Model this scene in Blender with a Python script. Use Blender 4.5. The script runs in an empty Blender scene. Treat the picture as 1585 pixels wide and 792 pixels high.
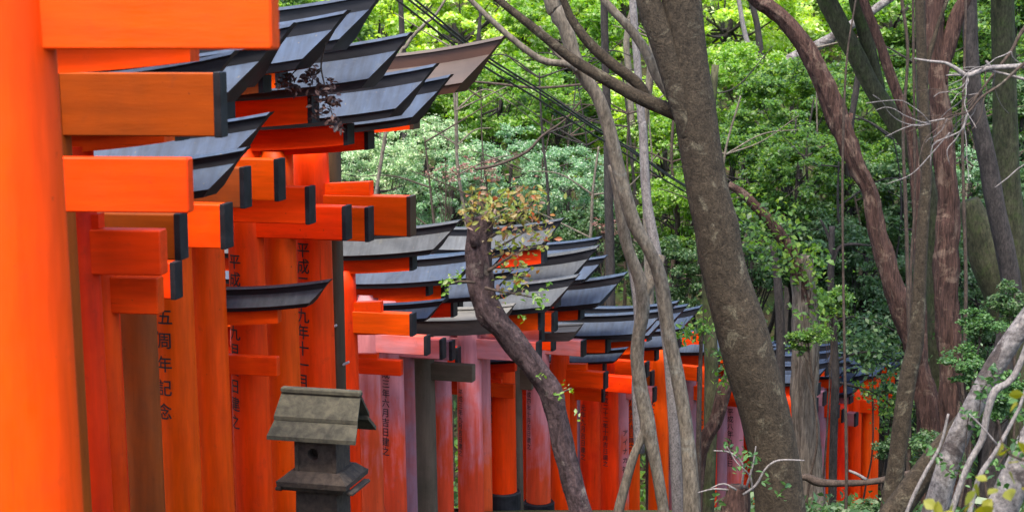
import bpy, bmesh, math, random
import numpy as np
from mathutils import Vector, Matrix, noise as mnoise
R = math.radians
sc = bpy.context.scene
COL = sc.collection
# ------------------------------------------------------------------ camera
F = 2400.0                    # focal length in photo pixels (1585 wide)
PITCH = R(8)
CX, CY = 792.5, 396.0
cp, sp = math.cos(PITCH), math.sin(PITCH)
def ray(px, py):
    x = (px - CX) / F; v = (CY - py) / F
    return Vector((x, cp + v * sp, -sp + v * cp))
def at(px, py, Y):
    d = ray(px, py)
    return d * (Y / d.y)
def pxm(Y, py=396):           # metres per photo pixel at distance Y
    return Y / ray(CX, py).y / F
cam = bpy.data.cameras.new('camera'); camo = bpy.data.objects.new('camera', cam); COL.objects.link(camo)
camo.rotation_euler = (R(90) - PITCH, 0, 0)
cam.sensor_fit = 'HORIZONTAL'; cam.sensor_width = 36; cam.lens = F / 1585 * 36
cam.clip_start = .1; cam.clip_end = 600
cam.dof.use_dof = True; cam.dof.focus_distance = 15; cam.dof.aperture_fstop = 5.0
sc.camera = camo
# ------------------------------------------------------------------ ground profile
GY = [-60, -30, -8, 0, 4.8, 6, 13, 18.3, 20, 24, 28, 31, 38, 60, 90, 160]
GZ = [14, 5, -1.3, -1.6, -1.62, -1.98, -4.27, -5.69, -6.35, -7.9, -9.25, -9.7, -8.0, 4, 18, 36]
def ground(x, y):
    z = float(np.interp(y, GY, GZ))
    k = min(1, max(0, (abs(x) - 3) / 12))
    k2 = min(1, max(0, (y - 28) / 10))
    return z + (k * .12 + k2 * .5) * mnoise.noise((x * .22, y * .22, 0))
# ------------------------------------------------------------------ materials
MATS = {}
def mat(name):
    m = bpy.data.materials.new(name); m.use_nodes = True
    nt = m.node_tree; nt.nodes.clear()
    out = nt.nodes.new('ShaderNodeOutputMaterial')
    MATS[name] = m
    return m, nt, out
def N(nt, t, **kw):
    n = nt.nodes.new(t)
    for k, v in kw.items():
        if k in n.inputs.keys() if isinstance(k, str) else False: n.inputs[k].default_value = v
        else: setattr(n, k, v)
    return n
def coords(nt, scale=(1, 1, 1)):
    tc = nt.nodes.new('ShaderNodeTexCoord'); mp = nt.nodes.new('ShaderNodeMapping')
    mp.inputs['Scale'].default_value = scale
    nt.links.new(tc.outputs['Object'], mp.inputs['Vector'])
    oi = nt.nodes.new('ShaderNodeObjectInfo')
    cb = nt.nodes.new('ShaderNodeVectorMath'); cb.operation = 'MULTIPLY_ADD'
    cb.inputs[1].default_value = (37, 53, 19)
    nt.links.new(oi.outputs['Random'], cb.inputs[0]); nt.links.new(mp.outputs[0], cb.inputs[2])
    return cb.outputs[0]
def noise(nt, vec, scale, detail=4, rough=.55, dist=0):
    n = nt.nodes.new('ShaderNodeTexNoise'); n.inputs['Scale'].default_value = scale
    n.inputs['Detail'].default_value = detail; n.inputs['Roughness'].default_value = rough
    n.inputs['Distortion'].default_value = dist
    nt.links.new(vec, n.inputs['Vector']); return n.outputs['Fac']
def ramp(nt, fac, stops):
    r = nt.nodes.new('ShaderNodeValToRGB'); e = r.color_ramp.elements
    while len(e) < len(stops): e.new(.5)
    for el, (p, c) in zip(e, stops):
        el.position = p; el.color = c if len(c) == 4 else (*c, 1)
    nt.links.new(fac, r.inputs[0]); return r.outputs[0]
def mix(nt, fac, a, b, mode='MIX'):
    m = nt.nodes.new('ShaderNodeMix'); m.data_type = 'RGBA'; m.blend_type = mode
    if isinstance(fac, (int, float)): m.inputs[0].default_value = fac
    else: nt.links.new(fac, m.inputs[0])
    for sock, v in ((m.inputs[6], a), (m.inputs[7], b)):
        if isinstance(v, tuple): sock.default_value = v if len(v) == 4 else (*v, 1)
        else: nt.links.new(v, sock)
    return m.outputs[2]
def bsdf(nt, out, col, rough=.5, bump=None, bstr=.3, bdist=.01, spec=.5):
    b = nt.nodes.new('ShaderNodeBsdfPrincipled')
    if isinstance(col, tuple): b.inputs['Base Color'].default_value = (*col, 1)
    else: nt.links.new(col, b.inputs['Base Color'])
    if isinstance(rough, (int, float)): b.inputs['Roughness'].default_value = rough
    else: nt.links.new(rough, b.inputs['Roughness'])
    b.inputs['Specular IOR Level'].default_value = spec
    if bump is not None:
        bp = nt.nodes.new('ShaderNodeBump'); bp.inputs['Strength'].default_value = bstr; bp.inputs['Distance'].default_value = bdist
        nt.links.new(bump, bp.inputs['Height']); nt.links.new(bp.outputs[0], b.inputs['Normal'])
    nt.links.new(b.outputs[0], out.inputs[0]); return b
def paint(name, base, faded, f0, f1, dirt=(.12, .03, .01), dirt_amt=.35, rough=.42, axis='z', lowfade=None):
    m, nt, out = mat(name)
    st = {'z': (1, 1, .12), 'x': (.12, 1, 1)}[axis]
    v = coords(nt); vs = coords(nt, st)
    big = noise(nt, v, 1.6, 5, .6, .4)
    streak = noise(nt, vs, 16, 5, .6)
    grain = noise(nt, vs, 85, 3, .6)
    fade = ramp(nt, big, [(f0, (0, 0, 0)), (f1, (1, 1, 1))])
    if lowfade:
        tc = nt.nodes.new('ShaderNodeTexCoord'); sx = nt.nodes.new('ShaderNodeSeparateXYZ'); nt.links.new(tc.outputs['Object'], sx.inputs[0])
        mr = nt.nodes.new('ShaderNodeMapRange'); mr.inputs[1].default_value = lowfade[0]; mr.inputs[2].default_value = lowfade[1]
        mr.inputs[3].default_value = -.35; mr.inputs[4].default_value = .45
        nt.links.new(sx.outputs[2], mr.inputs[0])
        ad = nt.nodes.new('ShaderNodeMath'); ad.operation = 'ADD'; nt.links.new(big, ad.inputs[0]); nt.links.new(mr.outputs[0], ad.inputs[1])
        ad2 = nt.nodes.new('ShaderNodeMath'); ad2.operation = 'MULTIPLY_ADD'; ad2.inputs[1].default_value = .6
        nt.links.new(streak, ad2.inputs[0]); nt.links.new(ad.outputs[0], ad2.inputs[2])
        fade = ramp(nt, ad2.outputs[0], [(f0 + .28, (0, 0, 0)), (f1 + .32, (1, 1, 1))])
    c = mix(nt, fade, base, faded)
    c = mix(nt, ramp(nt, streak, [(.35, (.78, .78, .78)), (.65, (1.08, 1.08, 1.08))]), (0, 0, 0), c, 'MIX') if False else c
    sv = nt.nodes.new('ShaderNodeMapRange'); sv.inputs[1].default_value = .3; sv.inputs[2].default_value = .7; sv.inputs[3].default_value = .74; sv.inputs[4].default_value = 1.08
    nt.links.new(streak, sv.inputs[0])
    hs = nt.nodes.new('ShaderNodeHueSaturation'); nt.links.new(c, hs.inputs['Color']); nt.links.new(sv.outputs[0], hs.inputs['Value'])
    oi = nt.nodes.new('ShaderNodeObjectInfo'); hv = nt.nodes.new('ShaderNodeMapRange'); hv.inputs[3].default_value = .494; hv.inputs[4].default_value = .504
    nt.links.new(oi.outputs['Random'], hv.inputs[0]); nt.links.new(hv.outputs[0], hs.inputs['Hue'])
    spots = noise(nt, v, 9, 6, .7)
    dm = ramp(nt, spots, [(.60, (0, 0, 0)), (.78, (dirt_amt,) * 3)])
    c = mix(nt, dm, hs.outputs[0], dirt)
    crk = noise(nt, coords(nt, {'z': (1, 1, .035), 'x': (.035, 1, 1)}[axis]), 34, 3, .6)
    c = mix(nt, ramp(nt, crk, [(.70, (0, 0, 0)), (.76, (.55,) * 3)]), c, (.07, .018, .006))
    sct = noise(nt, v, 26, 2, .5)
    c = mix(nt, ramp(nt, sct, [(.74, (0, 0, 0)), (.79, (.5,) * 3)]), c, (.05, .015, .008))
    bsdf(nt, out, c, ramp(nt, spots, [(.3, (rough - .06,) * 3), (.7, (rough + .18,) * 3)]), grain, .22, .004, .16)
    return m
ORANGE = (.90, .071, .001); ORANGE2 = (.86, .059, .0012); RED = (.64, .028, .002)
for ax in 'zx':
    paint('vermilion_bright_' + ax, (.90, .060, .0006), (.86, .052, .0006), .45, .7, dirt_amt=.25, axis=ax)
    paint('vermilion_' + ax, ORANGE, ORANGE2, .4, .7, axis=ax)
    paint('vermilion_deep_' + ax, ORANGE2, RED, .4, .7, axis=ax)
    paint('weathered_' + ax, (.36, .058, .002), (.26, .050, .005), .45, .75, dirt=(.10, .04, .02), dirt_amt=.5, rough=.6, axis=ax)
    paint('brown_' + ax, (.36, .066, .008), (.25, .062, .016), .4, .65, dirt=(.06, .03, .02), dirt_amt=.5, rough=.6, axis=ax)
    paint('pink_' + ax, (.80, .095, .022), (.60, .215, .23), .30, .60, dirt=(.26, .10, .09), dirt_amt=.5, rough=.65, axis=ax, lowfade=(.3, 2.6) if ax == 'z' else None)
    paint('mauve_' + ax, (.42, .075, .055), (.30, .14, .17), .3, .55, dirt=(.12, .06, .06), dirt_amt=.5, rough=.65, axis=ax)
    paint('greywood_' + ax, (.135, .098, .066), (.085, .068, .044), .4, .62, dirt=(.06, .065, .03), dirt_amt=.7, rough=.8, axis=ax)
def simple(name, c1, c2, scale, rough, st=(1, 1, 1), bstr=.3, bdist=.01, spec=.5, lo=.35, hi=.65, det=6):
    m, nt, out = mat(name); v = coords(nt, st)
    n = noise(nt, v, scale, det, .65, .3)
    bsdf(nt, out, ramp(nt, n, [(lo, c1), (hi, c2)]), rough, n, bstr, bdist, spec)
    return m
simple('black_paint', (.006, .006, .008), (.020, .020, .024), 9, .6, (.2, 1, 1), .25, .004, .25)
def roofing(name, c1, c2, debris):
    m, nt, out = mat(name)
    v = coords(nt); vs = coords(nt, (1, .12, .12)); big = noise(nt, v, 3.2, 6, .65, .3); st = noise(nt, vs, 24, 4, .6); sp = noise(nt, v, 38, 3, .6); pt_ = noise(nt, v, 5, 5, .7)
    c = ramp(nt, big, [(.32, c1), (.68, c2)])
    c = mix(nt, .6, c, ramp(nt, st, [(.32, (.5, .5, .5)), (.68, (1.35, 1.35, 1.35))]), 'MULTIPLY')
    c = mix(nt, ramp(nt, pt_, [(.58, (0, 0, 0)), (.74, (.7,) * 3)]), c, debris[0])
    c = mix(nt, ramp(nt, sp, [(.69, (0, 0, 0)), (.73, (.8,) * 3)]), c, debris[1])
    bsdf(nt, out, c, ramp(nt, pt_, [(.4, (.38,) * 3), (.7, (.75,) * 3)]), big, .2, .006, .35)
roofing('roof_sheet', (.015, .026, .052), (.038, .061, .104), ((.085, .095, .11), (.12, .10, .07)))  # lighter blue paints sky reflection onto black roof slopes; specks are debris
roofing('roof_sheet_old', (.030, .034, .040), (.075, .080, .085), ((.12, .115, .095), (.17, .14, .10)))  # greyer slopes, sky reflection painted into the colour as well
simple('roof_copper', (.032, .015, .008), (.058, .030, .019), 5, .45, (.25, 1, 1), .15, .004)
simple('roof_copper_side', (.042, .015, .007), (.075, .028, .013), 5, .5, (.25, 1, 1), .15, .004)
simple('roof_greywood', (.08, .074, .064), (.17, .158, .138), 9, .8, (.15, 1, 1), .4, .01)
simple('greywood_dark', (.05, .035, .028), (.11, .085, .07), 9, .8, (.15, 1, 1), .4, .01)
simple('ink', (.008, .008, .010), (.02, .018, .018), 30, .6)
simple('pole_brown', (.036, .021, .009), (.078, .046, .020), 14, .6, (1, 1, .1), .3, .005)
simple('bracket_metal', (.30, .30, .31), (.45, .45, .45), 20, .35)
simple('lantern_stone', (.022, .014, .009), (.062, .042, .028), 22, .9, (1, 1, 1), .6, .006)
simple('lantern_roof', (.026, .023, .014), (.078, .067, .042), 16, .9, (1, 1, 1), .5, .006)
simple('concrete', (.16, .15, .13), (.26, .25, .22), 6, .9)
simple('cable_black', (.008, .008, .008), (.02, .02, .02), 20, .5)
simple('white_plastic', (.5, .5, .52), (.65, .65, .66), 20, .4)
def bark(name, dark, light, lichen, scale, st, lich=(.58, .68), bstr=.8, bdist=.02, rough=.9):
    m, nt, out = mat(name); v = coords(nt, st); v1 = coords(nt)
    n = noise(nt, v, scale, 8, .68, .5); fine = noise(nt, v, scale * 4.2, 5, .7)
    pat = noise(nt, v1, 5.5, 7, .7, .6)
    c = ramp(nt, n, [(.3, dark), (.68, light)])
    c = mix(nt, ramp(nt, pat, [(lich[0], (0, 0, 0)), (lich[1], (.85,) * 3)]), c, lichen)
    c = mix(nt, .85, c, ramp(nt, fine, [(.34, (.38, .36, .34)), (.5, (.95, .95, .95)), (.68, (1.6, 1.55, 1.45))]), 'MULTIPLY')
    ad = nt.nodes.new('ShaderNodeMath'); ad.operation = 'MULTIPLY_ADD'; ad.inputs[1].default_value = .35
    nt.links.new(fine, ad.inputs[0]); nt.links.new(n, ad.inputs[2])
    bsdf(nt, out, c, rough, ad.outputs[0], bstr, bdist, .25)
    return m
bark('bark_smooth', (0.020, 0.0145, 0.009), (0.062, 0.046, 0.030), (0.125, 0.108, 0.074), 18, (1, 1, .8), (.57, .66), .9, .02)
bark('bark_pale', (0.0792, 0.0638, 0.0484), (0.1848, 0.154, 0.1188), (0.2024, 0.1936, 0.1672), 11, (1, 1, .35), (.55, .7), .5, .01)
bark('bark_purple', (0.018, 0.010, 0.010), (0.105, 0.068, 0.068), (0.19, 0.16, 0.135), 17, (1, 1, .6), (.60, .68), 1.0, .025)
bark('bark_shaggy', (0.016, 0.008, 0.007), (0.13, 0.068, 0.052), (0.20, 0.135, 0.10), 15, (1.7, 1.7, .16), (.54, .64), 1.0, .05)
bark('bark_striped', (0.0338, 0.0225, 0.0165), (0.225, 0.1875, 0.15), (0.0975, 0.0975, 0.0638), 15, (1.5, 1.5, .10), (.62, .75), 1.0, .03)
bark('bark_dark', (0.0144, 0.0121, 0.0117), (0.0495, 0.0414, 0.0382), (0.0585, 0.0585, 0.045), 12, (1, 1, .4), (.66, .75), .7, .015)
bark('bark_mossy', (0.0216, 0.023, 0.0106), (0.072, 0.0672, 0.036), (0.0408, 0.0528, 0.0168), 10, (1, 1, .35), (.48, .62), .6, .015)
bark('bark_birch', (0.0893, 0.0753, 0.0698), (0.2567, 0.2344, 0.2232), (0.0391, 0.0279, 0.0251), 9, (1, 1, .9), (.50, .60), .9, .015)
bark('twig_pale', (0.1232, 0.1064, 0.1008), (0.2352, 0.2128, 0.2016), (0.168, 0.168, 0.1568), 20, (1, 1, .5), (.6, .7), .3, .005)
bark('twig_brown', (0.0315, 0.0224, 0.0175), (0.084, 0.0595, 0.0455), (0.098, 0.091, 0.07), 20, (1, 1, .5), (.6, .7), .3, .005)
def leaf(name, cols, trans=.5, rough=.45, bright=1):
    m, nt, out = mat(name)
    g = nt.nodes.new('ShaderNodeNewGeometry')
    k = len(cols)
    c = ramp(nt, g.outputs['Random Per Island'], [((i + .5) / k, tuple(x * bright for x in cc)) for i, cc in enumerate(cols)])
    b = nt.nodes.new('ShaderNodeBsdfPrincipled'); b.inputs['Roughness'].default_value = rough; b.inputs['Specular IOR Level'].default_value = .5
    nt.links.new(c, b.inputs['Base Color'])
    t = nt.nodes.new('ShaderNodeBsdfTranslucent')
    hs = nt.nodes.new('ShaderNodeHueSaturation'); hs.inputs['Hue'].default_value = .485; hs.inputs['Saturation'].default_value = 1.1; hs.inputs['Value'].default_value = 1.5
    nt.links.new(c, hs.inputs['Color']); nt.links.new(hs.outputs[0], t.inputs[0])
    ms = nt.nodes.new('ShaderNodeMixShader'); ms.inputs[0].default_value = trans
    nt.links.new(b.outputs[0], ms.inputs[1]); nt.links.new(t.outputs[0], ms.inputs[2]); nt.links.new(ms.outputs[0], out.inputs[0])
    return m
leaf('leaf_bright', [(0.724, 0.778, 0.467), (0.35, 0.536, 0.035), (0.467, 0.641, 0.058), (0.234, 0.42, 0.035), (0.676, 0.747, 0.327), (0.373, 0.583, 0.047), (0.14, 0.279, 0.035), (0.42, 0.606, 0.07)], .6)  # whitish tones paint in bright sky gaps between the leaves
leaf('leaf_mid', [(0.075, 0.178, 0.025), (0.118, 0.245, 0.035), (0.05, 0.118, 0.029), (0.187, 0.289, 0.041), (0.094, 0.204, 0.041), (0.041, 0.085, 0.035)], .5)
leaf('leaf_fresh', [(0.119, 0.273, 0.023), (0.164, 0.347, 0.031), (0.073, 0.191, 0.023), (0.255, 0.402, 0.054), (0.145, 0.292, 0.028), (0.411, 0.501, 0.229)], .55)
leaf('leaf_pale', [(0.27, 0.433, 0.203), (0.46, 0.568, 0.298), (0.19, 0.338, 0.148), (0.8, 0.8, 0.568), (0.27, 0.446, 0.19), (0.108, 0.216, 0.081)], .45)
leaf('leaf_cool', [(0.113, 0.252, 0.108), (0.177, 0.329, 0.152), (0.265, 0.417, 0.24), (0.075, 0.165, 0.064), (0.152, 0.342, 0.088), (0.48, 0.53, 0.417)], .4)
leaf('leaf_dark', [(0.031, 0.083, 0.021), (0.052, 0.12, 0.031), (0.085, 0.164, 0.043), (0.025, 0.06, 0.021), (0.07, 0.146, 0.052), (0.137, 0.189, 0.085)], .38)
leaf('leaf_maple', [(.36, .12, .05), (.28, .22, .04), (.20, .27, .035), (.34, .18, .08), (.14, .23, .03), (.34, .20, .17), (.22, .26, .05), (.16, .24, .04)], .45)
leaf('leaf_dry', [(.26, .11, .08), (.38, .20, .15), (.16, .07, .06), (.46, .30, .24)], .3, .7)
leaf('leaf_dead', [(.035, .016, .015), (.06, .028, .022), (.09, .045, .035), (.02, .01, .01)], .15, .7)
leaf('leaf_olive', [(.20, .20, .015), (.26, .24, .02), (.15, .17, .015)], .4, .5)
leaf('leaf_glossy', [(.04, .11, .025), (.07, .16, .035), (.10, .20, .05), (.03, .08, .025)], .35, .5)
# ground
m, nt, out = mat('forest_floor'); v = coords(nt)
a = noise(nt, v, .8, 8, .7); b_ = noise(nt, v, 14, 6, .7)
c = mix(nt, ramp(nt, a, [(.4, (0, 0, 0)), (.6, (1, 1, 1))]), (.045, .032, .02), (.03, .05, .015))
c = mix(nt, .7, c, ramp(nt, b_, [(.3, (.3, .3, .3)), (.7, (1.8, 1.6, 1.4))]), 'MULTIPLY')
bsdf(nt, out, c, .95, b_, .8, .05, .2)
# ------------------------------------------------------------------ object helpers
def mesh(name, verts, faces, mats, parent=None, fmat=None, smooth=False):
    me = bpy.data.meshes.new(name)
    me.from_pydata([tuple(v) for v in verts], [], faces)
    for mm in mats: me.materials.append(MATS[mm])
    if fmat is not None: me.polygons.foreach_set('material_index', fmat)
    if smooth: me.polygons.foreach_set('use_smooth', [True] * len(me.polygons))
    me.update()
    o = bpy.data.objects.new(name, me); COL.objects.link(o)
    if parent: o.parent = parent
    return o
def tag(o, label=None, cat=None, group=None, kind=None):
    if label: o['label'] = label
    if cat: o['category'] = cat
    if group: o['group'] = group
    if kind: o['kind'] = kind
    return o
def empty(name, loc, label, cat, group=None, rz=0):
    o = bpy.data.objects.new(name, None); COL.objects.link(o); o.location = loc; o.rotation_euler = (0, 0, rz)
    o.empty_display_size = .2
    return tag(o, label, cat, group)
class MB:
    def __init__(s): s.v = []; s.f = []; s.m = []
    def add(s, v, f, m=0):
        k = len(s.v); s.v += [tuple(x) for x in v]; s.f += [tuple(i + k for i in q) for q in f]; s.m += [m] * len(f)
    def box(s, x0, x1, y0, y1, z0, z1, m=0, bev=0):
        if bev <= 0:
            v = [(x, y, z) for x in (x0, x1) for y in (y0, y1) for z in (z0, z1)]
            s.add(v, [(0, 1, 3, 2), (4, 6, 7, 5), (0, 4, 5, 1), (2, 3, 7, 6), (0, 2, 6, 4), (1, 5, 7, 3)], m); return
        # bevelled along the x edges and chamfered ends
        b = bev
        def loop(x, i):
            a, c, d, e = y0 + i, y1 - i, z0 + i, z1 - i
            return [(x, a + b, d), (x, c - b, d), (x, c, d + b), (x, c, e - b), (x, c - b, e), (x, a + b, e), (x, a, e - b), (x, a, d + b)]
        v = loop(x0, b) + loop(x0 + b, 0) + loop(x1 - b, 0) + loop(x1, b)
        f = [tuple(range(7, -1, -1)), tuple(range(24, 32))]
        for k in range(3):
            for i in range(8):
                j = (i + 1) % 8
                f.append((k * 8 + i, k * 8 + j, k * 8 + 8 + j, k * 8 + 8 + i))
        f = [tuple(reversed(q)) if n > 1 else q for n, q in enumerate(f)]
        s.add(v, f, m)
    def build(s, name, mats, parent=None, smooth=False):
        o = mesh(name, s.v, s.f, mats, parent, s.m, smooth)
        import bmesh
        bm = bmesh.new(); bm.from_mesh(o.data); bmesh.ops.recalc_face_normals(bm, faces=bm.faces); bm.to_mesh(o.data); bm.free()
        return o
# ------------------------------------------------------------------ ink characters wrapped on a pillar
GLYPH = {}
def glyph(ch):
    if ch not in GLYPH:
        cu = bpy.data.curves.new('glyph', 'FONT'); cu.body = ch; cu.resolution_u = 3; cu.offset = .010
        o = bpy.data.objects.new('glyph', cu); COL.objects.link(o)
        me = bpy.data.meshes.new_from_object(o.evaluated_get(bpy.context.evaluated_depsgraph_get()))
        bm = bmesh.new(); bm.from_mesh(me)              # cut into narrow strips so the strokes follow the round pillar
        for k in range(1, 12):
            bmesh.ops.bisect_plane(bm, geom=bm.verts[:] + bm.edges[:] + bm.faces[:], plane_co=(k / 12, 0, 0), plane_no=(1, 0, 0))
        bm.to_mesh(me); bm.free()
        v = [(p.co.x - .5, p.co.y - .38) for p in me.vertices]; f = [tuple(p.vertices) for p in me.polygons]
        bpy.data.objects.remove(o); bpy.data.curves.remove(cu); bpy.data.meshes.remove(me)
        GLYPH[ch] = (v, f)
    return GLYPH[ch]
# ------------------------------------------------------------------ torii gate
TH_Y = [3, 7, 8.5, 13, 18.5, 22, 26, 30]; TH_A = [3, 5, 9, 13, 18, 23, 29, 33]
GATES = []
def gate(label, Y, xr, w, nuki, tip, pt='vermilion', cap=True, wedge=None, shim=None, roof='sheet', text=(), base=False,
         W=1.55, beam=None, ncap=None, group='torii gates along the path', cut=1.0, rise=.68, noshim=False, beam_h=None):
    xe, yt, yb = nuki
    th = R(float(np.interp(Y, TH_Y, TH_A)))
    ym = (yt + yb) / 2
    O = at(xr - w / 2, ym, Y)
    e = Vector((math.cos(th), -math.sin(th), 0)); n = Vector((math.sin(th), math.cos(th), 0))
    s = pxm(Y, ym); D = w * s
    def loc(px, py, off):
        d = ray(px, py); P0 = O + n * off
        t = P0.dot(n) / d.dot(n)
        p = d * t - O
        return p.dot(e), p.z
    base_xy = O - e * ((W + D) / 2)
    hc = (W + D) / 2                                     # pillar centres at x = +-hc in the gate's frame
    zb = ground(base_xy.x, base_xy.y)
    root = empty('torii_gate', (base_xy.x, base_xy.y, zb), label, 'torii gate', group, -th)
    dz = O.z - zb                                        # frame z of O
    M = lambda k, a: k + '_' + a
    bpt = beam or pt
    # --- pillars
    tn = (.52 if w < 80 else .36) * D
    uN, zt = loc(xe, yt, -tn / 2); _, zbn = loc(xe, yb, -tn / 2)
    utip, ztip = loc(tip[0], tip[1], 0)
    U = utip + hc
    nuki_t, nuki_b = zt + dz, zbn + dz
    ridge = ztip + dz
    def sori(u): return -rise * D * (1 - min(1, abs(u) / U) ** 2.8)
    kh = 1.22 * D
    shim_h = .73 * D
    zr = ridge + sori(hc)
    k_bot = -kh
    if shim:
        us, zs = loc(shim[0], shim[1], -.3 * D); us += hc; zs += dz
        shim_h = min(1.1 * D, max(.45 * D, zr + k_bot - zs))
    else: us = uN + hc + .10 * D
    s_bot = k_bot - (0 if noshim else shim_h)
    top = zr + s_bot + .03
    for sx in (1, -1):
        gx = base_xy + e * (sx * hc); gz = ground(gx.x, gx.y) - zb - .12
        lean = math.tan(R(.55))
        mb = MB(); segs = 28; rows = 14
        vs = []
        for i in range(rows + 1):
            z = gz + (top - gz) * i / rows
            rr = D / 2 * (1.09 - .09 * (z - gz) / max(.1, nuki_b - gz)) if z < nuki_b else D / 2 * (1 - .06 * (z - nuki_b) / max(.1, top - nuki_b))
            cx = sx * (hc - lean * (z - nuki_t))
            for k in range(segs):
                a = 2 * math.pi * k / segs
                vs.append((cx + rr * math.cos(a), rr * math.sin(a), z))
        fs = [(i * segs + k, i * segs + (k + 1) % segs, (i + 1) * segs + (k + 1) % segs, (i + 1) * segs + k) for i in range(rows) for k in range(segs)]
        fs += [tuple(range(segs - 1, -1, -1)), tuple(rows * segs + k for k in range(segs))]
        p = mesh('pillar', vs, fs, [M(pt, 'z')], root, smooth=True)
        p.data.polygons[-1].use_smooth = False
        if base is not False:
            bz = (base + dz) if isinstance(base, float) else gz + .35
            mb = MB(); r0 = D / 2 * 1.09 + .012
            prof = [(r0 + .035, gz), (r0 + .03, gz + .30), (r0 + .03, gz + .345), (r0 + .018, gz + .36), (r0 - .03, gz + .36)]
            v2 = [(sx * (hc - lean * (gz - nuki_t)) + rr * math.cos(2 * math.pi * k / 28), rr * math.sin(2 * math.pi * k / 28), z) for rr, z in prof for k in range(28)]
            f2 = [(i * 28 + k, i * 28 + (k + 1) % 28, (i + 1) * 28 + (k + 1) % 28, (i + 1) * 28 + k) for i in range(len(prof) - 1) for k in range(28)]
            mesh('base_sleeve', v2, f2, ['black_paint'], p)
        if sx == 1 and text:
            for (chars, tx, ty0, ty1) in text:
                ins = MB()
                step = (ty1 - ty0) / max(1, len(chars) - 1)
                for i, ch in enumerate(chars):
                    if ch == ' ': continue
                    u, z = loc(tx, ty0 + step * i, -D * .42); u += hc; z += dz
                    zz = z
                    rr = D / 2 * (1.09 - .09 * (zz - gz) / max(.1, nuki_b - gz)) if zz < nuki_b else D / 2
                    cx = hc - lean * (zz - nuki_t)
                    ph = math.asin(max(-.85, min(.85, (u - cx) / rr)))
                    size = min(abs(step) * s * .98, D * .45)
                    v, f = glyph(ch)
                    vv = []
                    for gx_, gy_ in v:
                        aa = ph + gx_ * size * .95 / rr
                        vv.append((cx + (rr + .004) * math.sin(aa), -(rr + .004) * math.cos(aa), zz + gy_ * size))
                    ins.add(vv, f)
                mesh('inscription', ins.v, ins.f, ['ink'], p)
    # --- tie beam with painted ends
    L = uN + hc
    b = MB(); b.box(-L, L, -tn / 2, tn / 2, nuki_b, nuki_t, 0, .006)
    beam_o = b.build('tie_beam', [M(bpt, 'x')], root)
    ct = .012
    if cap:
        cm = {'brown': 'roof_copper_side'}.get(cap, 'black_paint')
        for q in (1, -1):
            c = MB(); x0, x1 = sorted((q * (L - .022), q * (L + ct)))
            c.box(x0, x1, -tn / 2 - .004, tn / 2 + .004, nuki_b - .004, nuki_t + .004, 0, .003); c.build('end_cap', [cm], beam_o)
    if wedge:
        wx, wy = wedge
        for q in (1, -1):
            uw, zw = loc(wx, wy, -tn / 2); uw += hc; zw += dz
            x0 = hc - D * .6
            t2 = tn * .36
            vv = [(q * x0, y, z) for y in (-t2, t2) for z in (nuki_t + .003, nuki_t + (zw - nuki_t) * .62)] + [(q * uw, y, z) for y in (-t2, t2) for z in (nuki_t + .003, zw)]
            c = MB(); c.add(vv, [(0, 1, 3, 2), (4, 6, 7, 5), (0, 4, 5, 1), (2, 3, 7, 6), (0, 2, 6, 4), (1, 5, 7, 3)])
            c.build('wedge', [M(bpt, 'x')], root)
    # --- curved lintels
    def loft(prof, Lf, mats, fm, name, par, nseg=26, sh=0):
        vs, fs, ms = [], [], []
        k = len(prof)
        for i in range(nseg + 1):
            t = -1 + 2 * i / nseg
            for (y, z) in prof:
                u = t * (Lf - sh * (-z))
                vs.append((u, y, ridge + sori(u) + z))
        for i in range(nseg):
            for j in range(k):
                j2 = (j + 1) % k
                fs.append((i * k + j, i * k + j2, (i + 1) * k + j2, (i + 1) * k + j)); ms.append(fm[j])
        fs.append(tuple(range(k))); ms.append(1); fs.append(tuple(nseg * k + j for j in reversed(range(k)))); ms.append(1)
        mb = MB(); mb.v = vs; mb.f = fs; mb.m = ms
        return mb.build(name, mats, par)
    if roof == 'sheet': rm = ['roof_sheet', 'black_paint']
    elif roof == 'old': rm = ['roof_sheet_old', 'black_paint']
    elif roof == 'copper': rm = ['roof_copper', 'roof_copper_side']
    else: rm = ['roof_greywood', 'greywood_dark']
    a_, h1, h2 = .15 * D, .40 * D, 1.0 * D
    if roof == 'grey': a_, h1, h2 = .1 * D, .10 * D, .5 * D
    o_ = .68 * D; lip = .075 * D
    prof = [(-a_ - .004, 0), (-a_ - .02, -lip), (-a_, -lip - .004), (-a_, -h1), (-o_, -h2), (-o_ + .012, -h2 - .012), (-o_ + .02, -kh), (o_ - .02, -kh), (o_ - .012, -h2 - .012), (o_, -h2), (a_, -h1), (a_, -lip - .004), (a_ + .02, -lip), (a_ + .02, 0)]
    fm = [0, 1, 1, 0, 1, 1, 1, 1, 1, 0, 1, 1, 0, 0]
    loft(prof, U, rm, fm, 'top_lintel', root, sh=cut)
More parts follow.
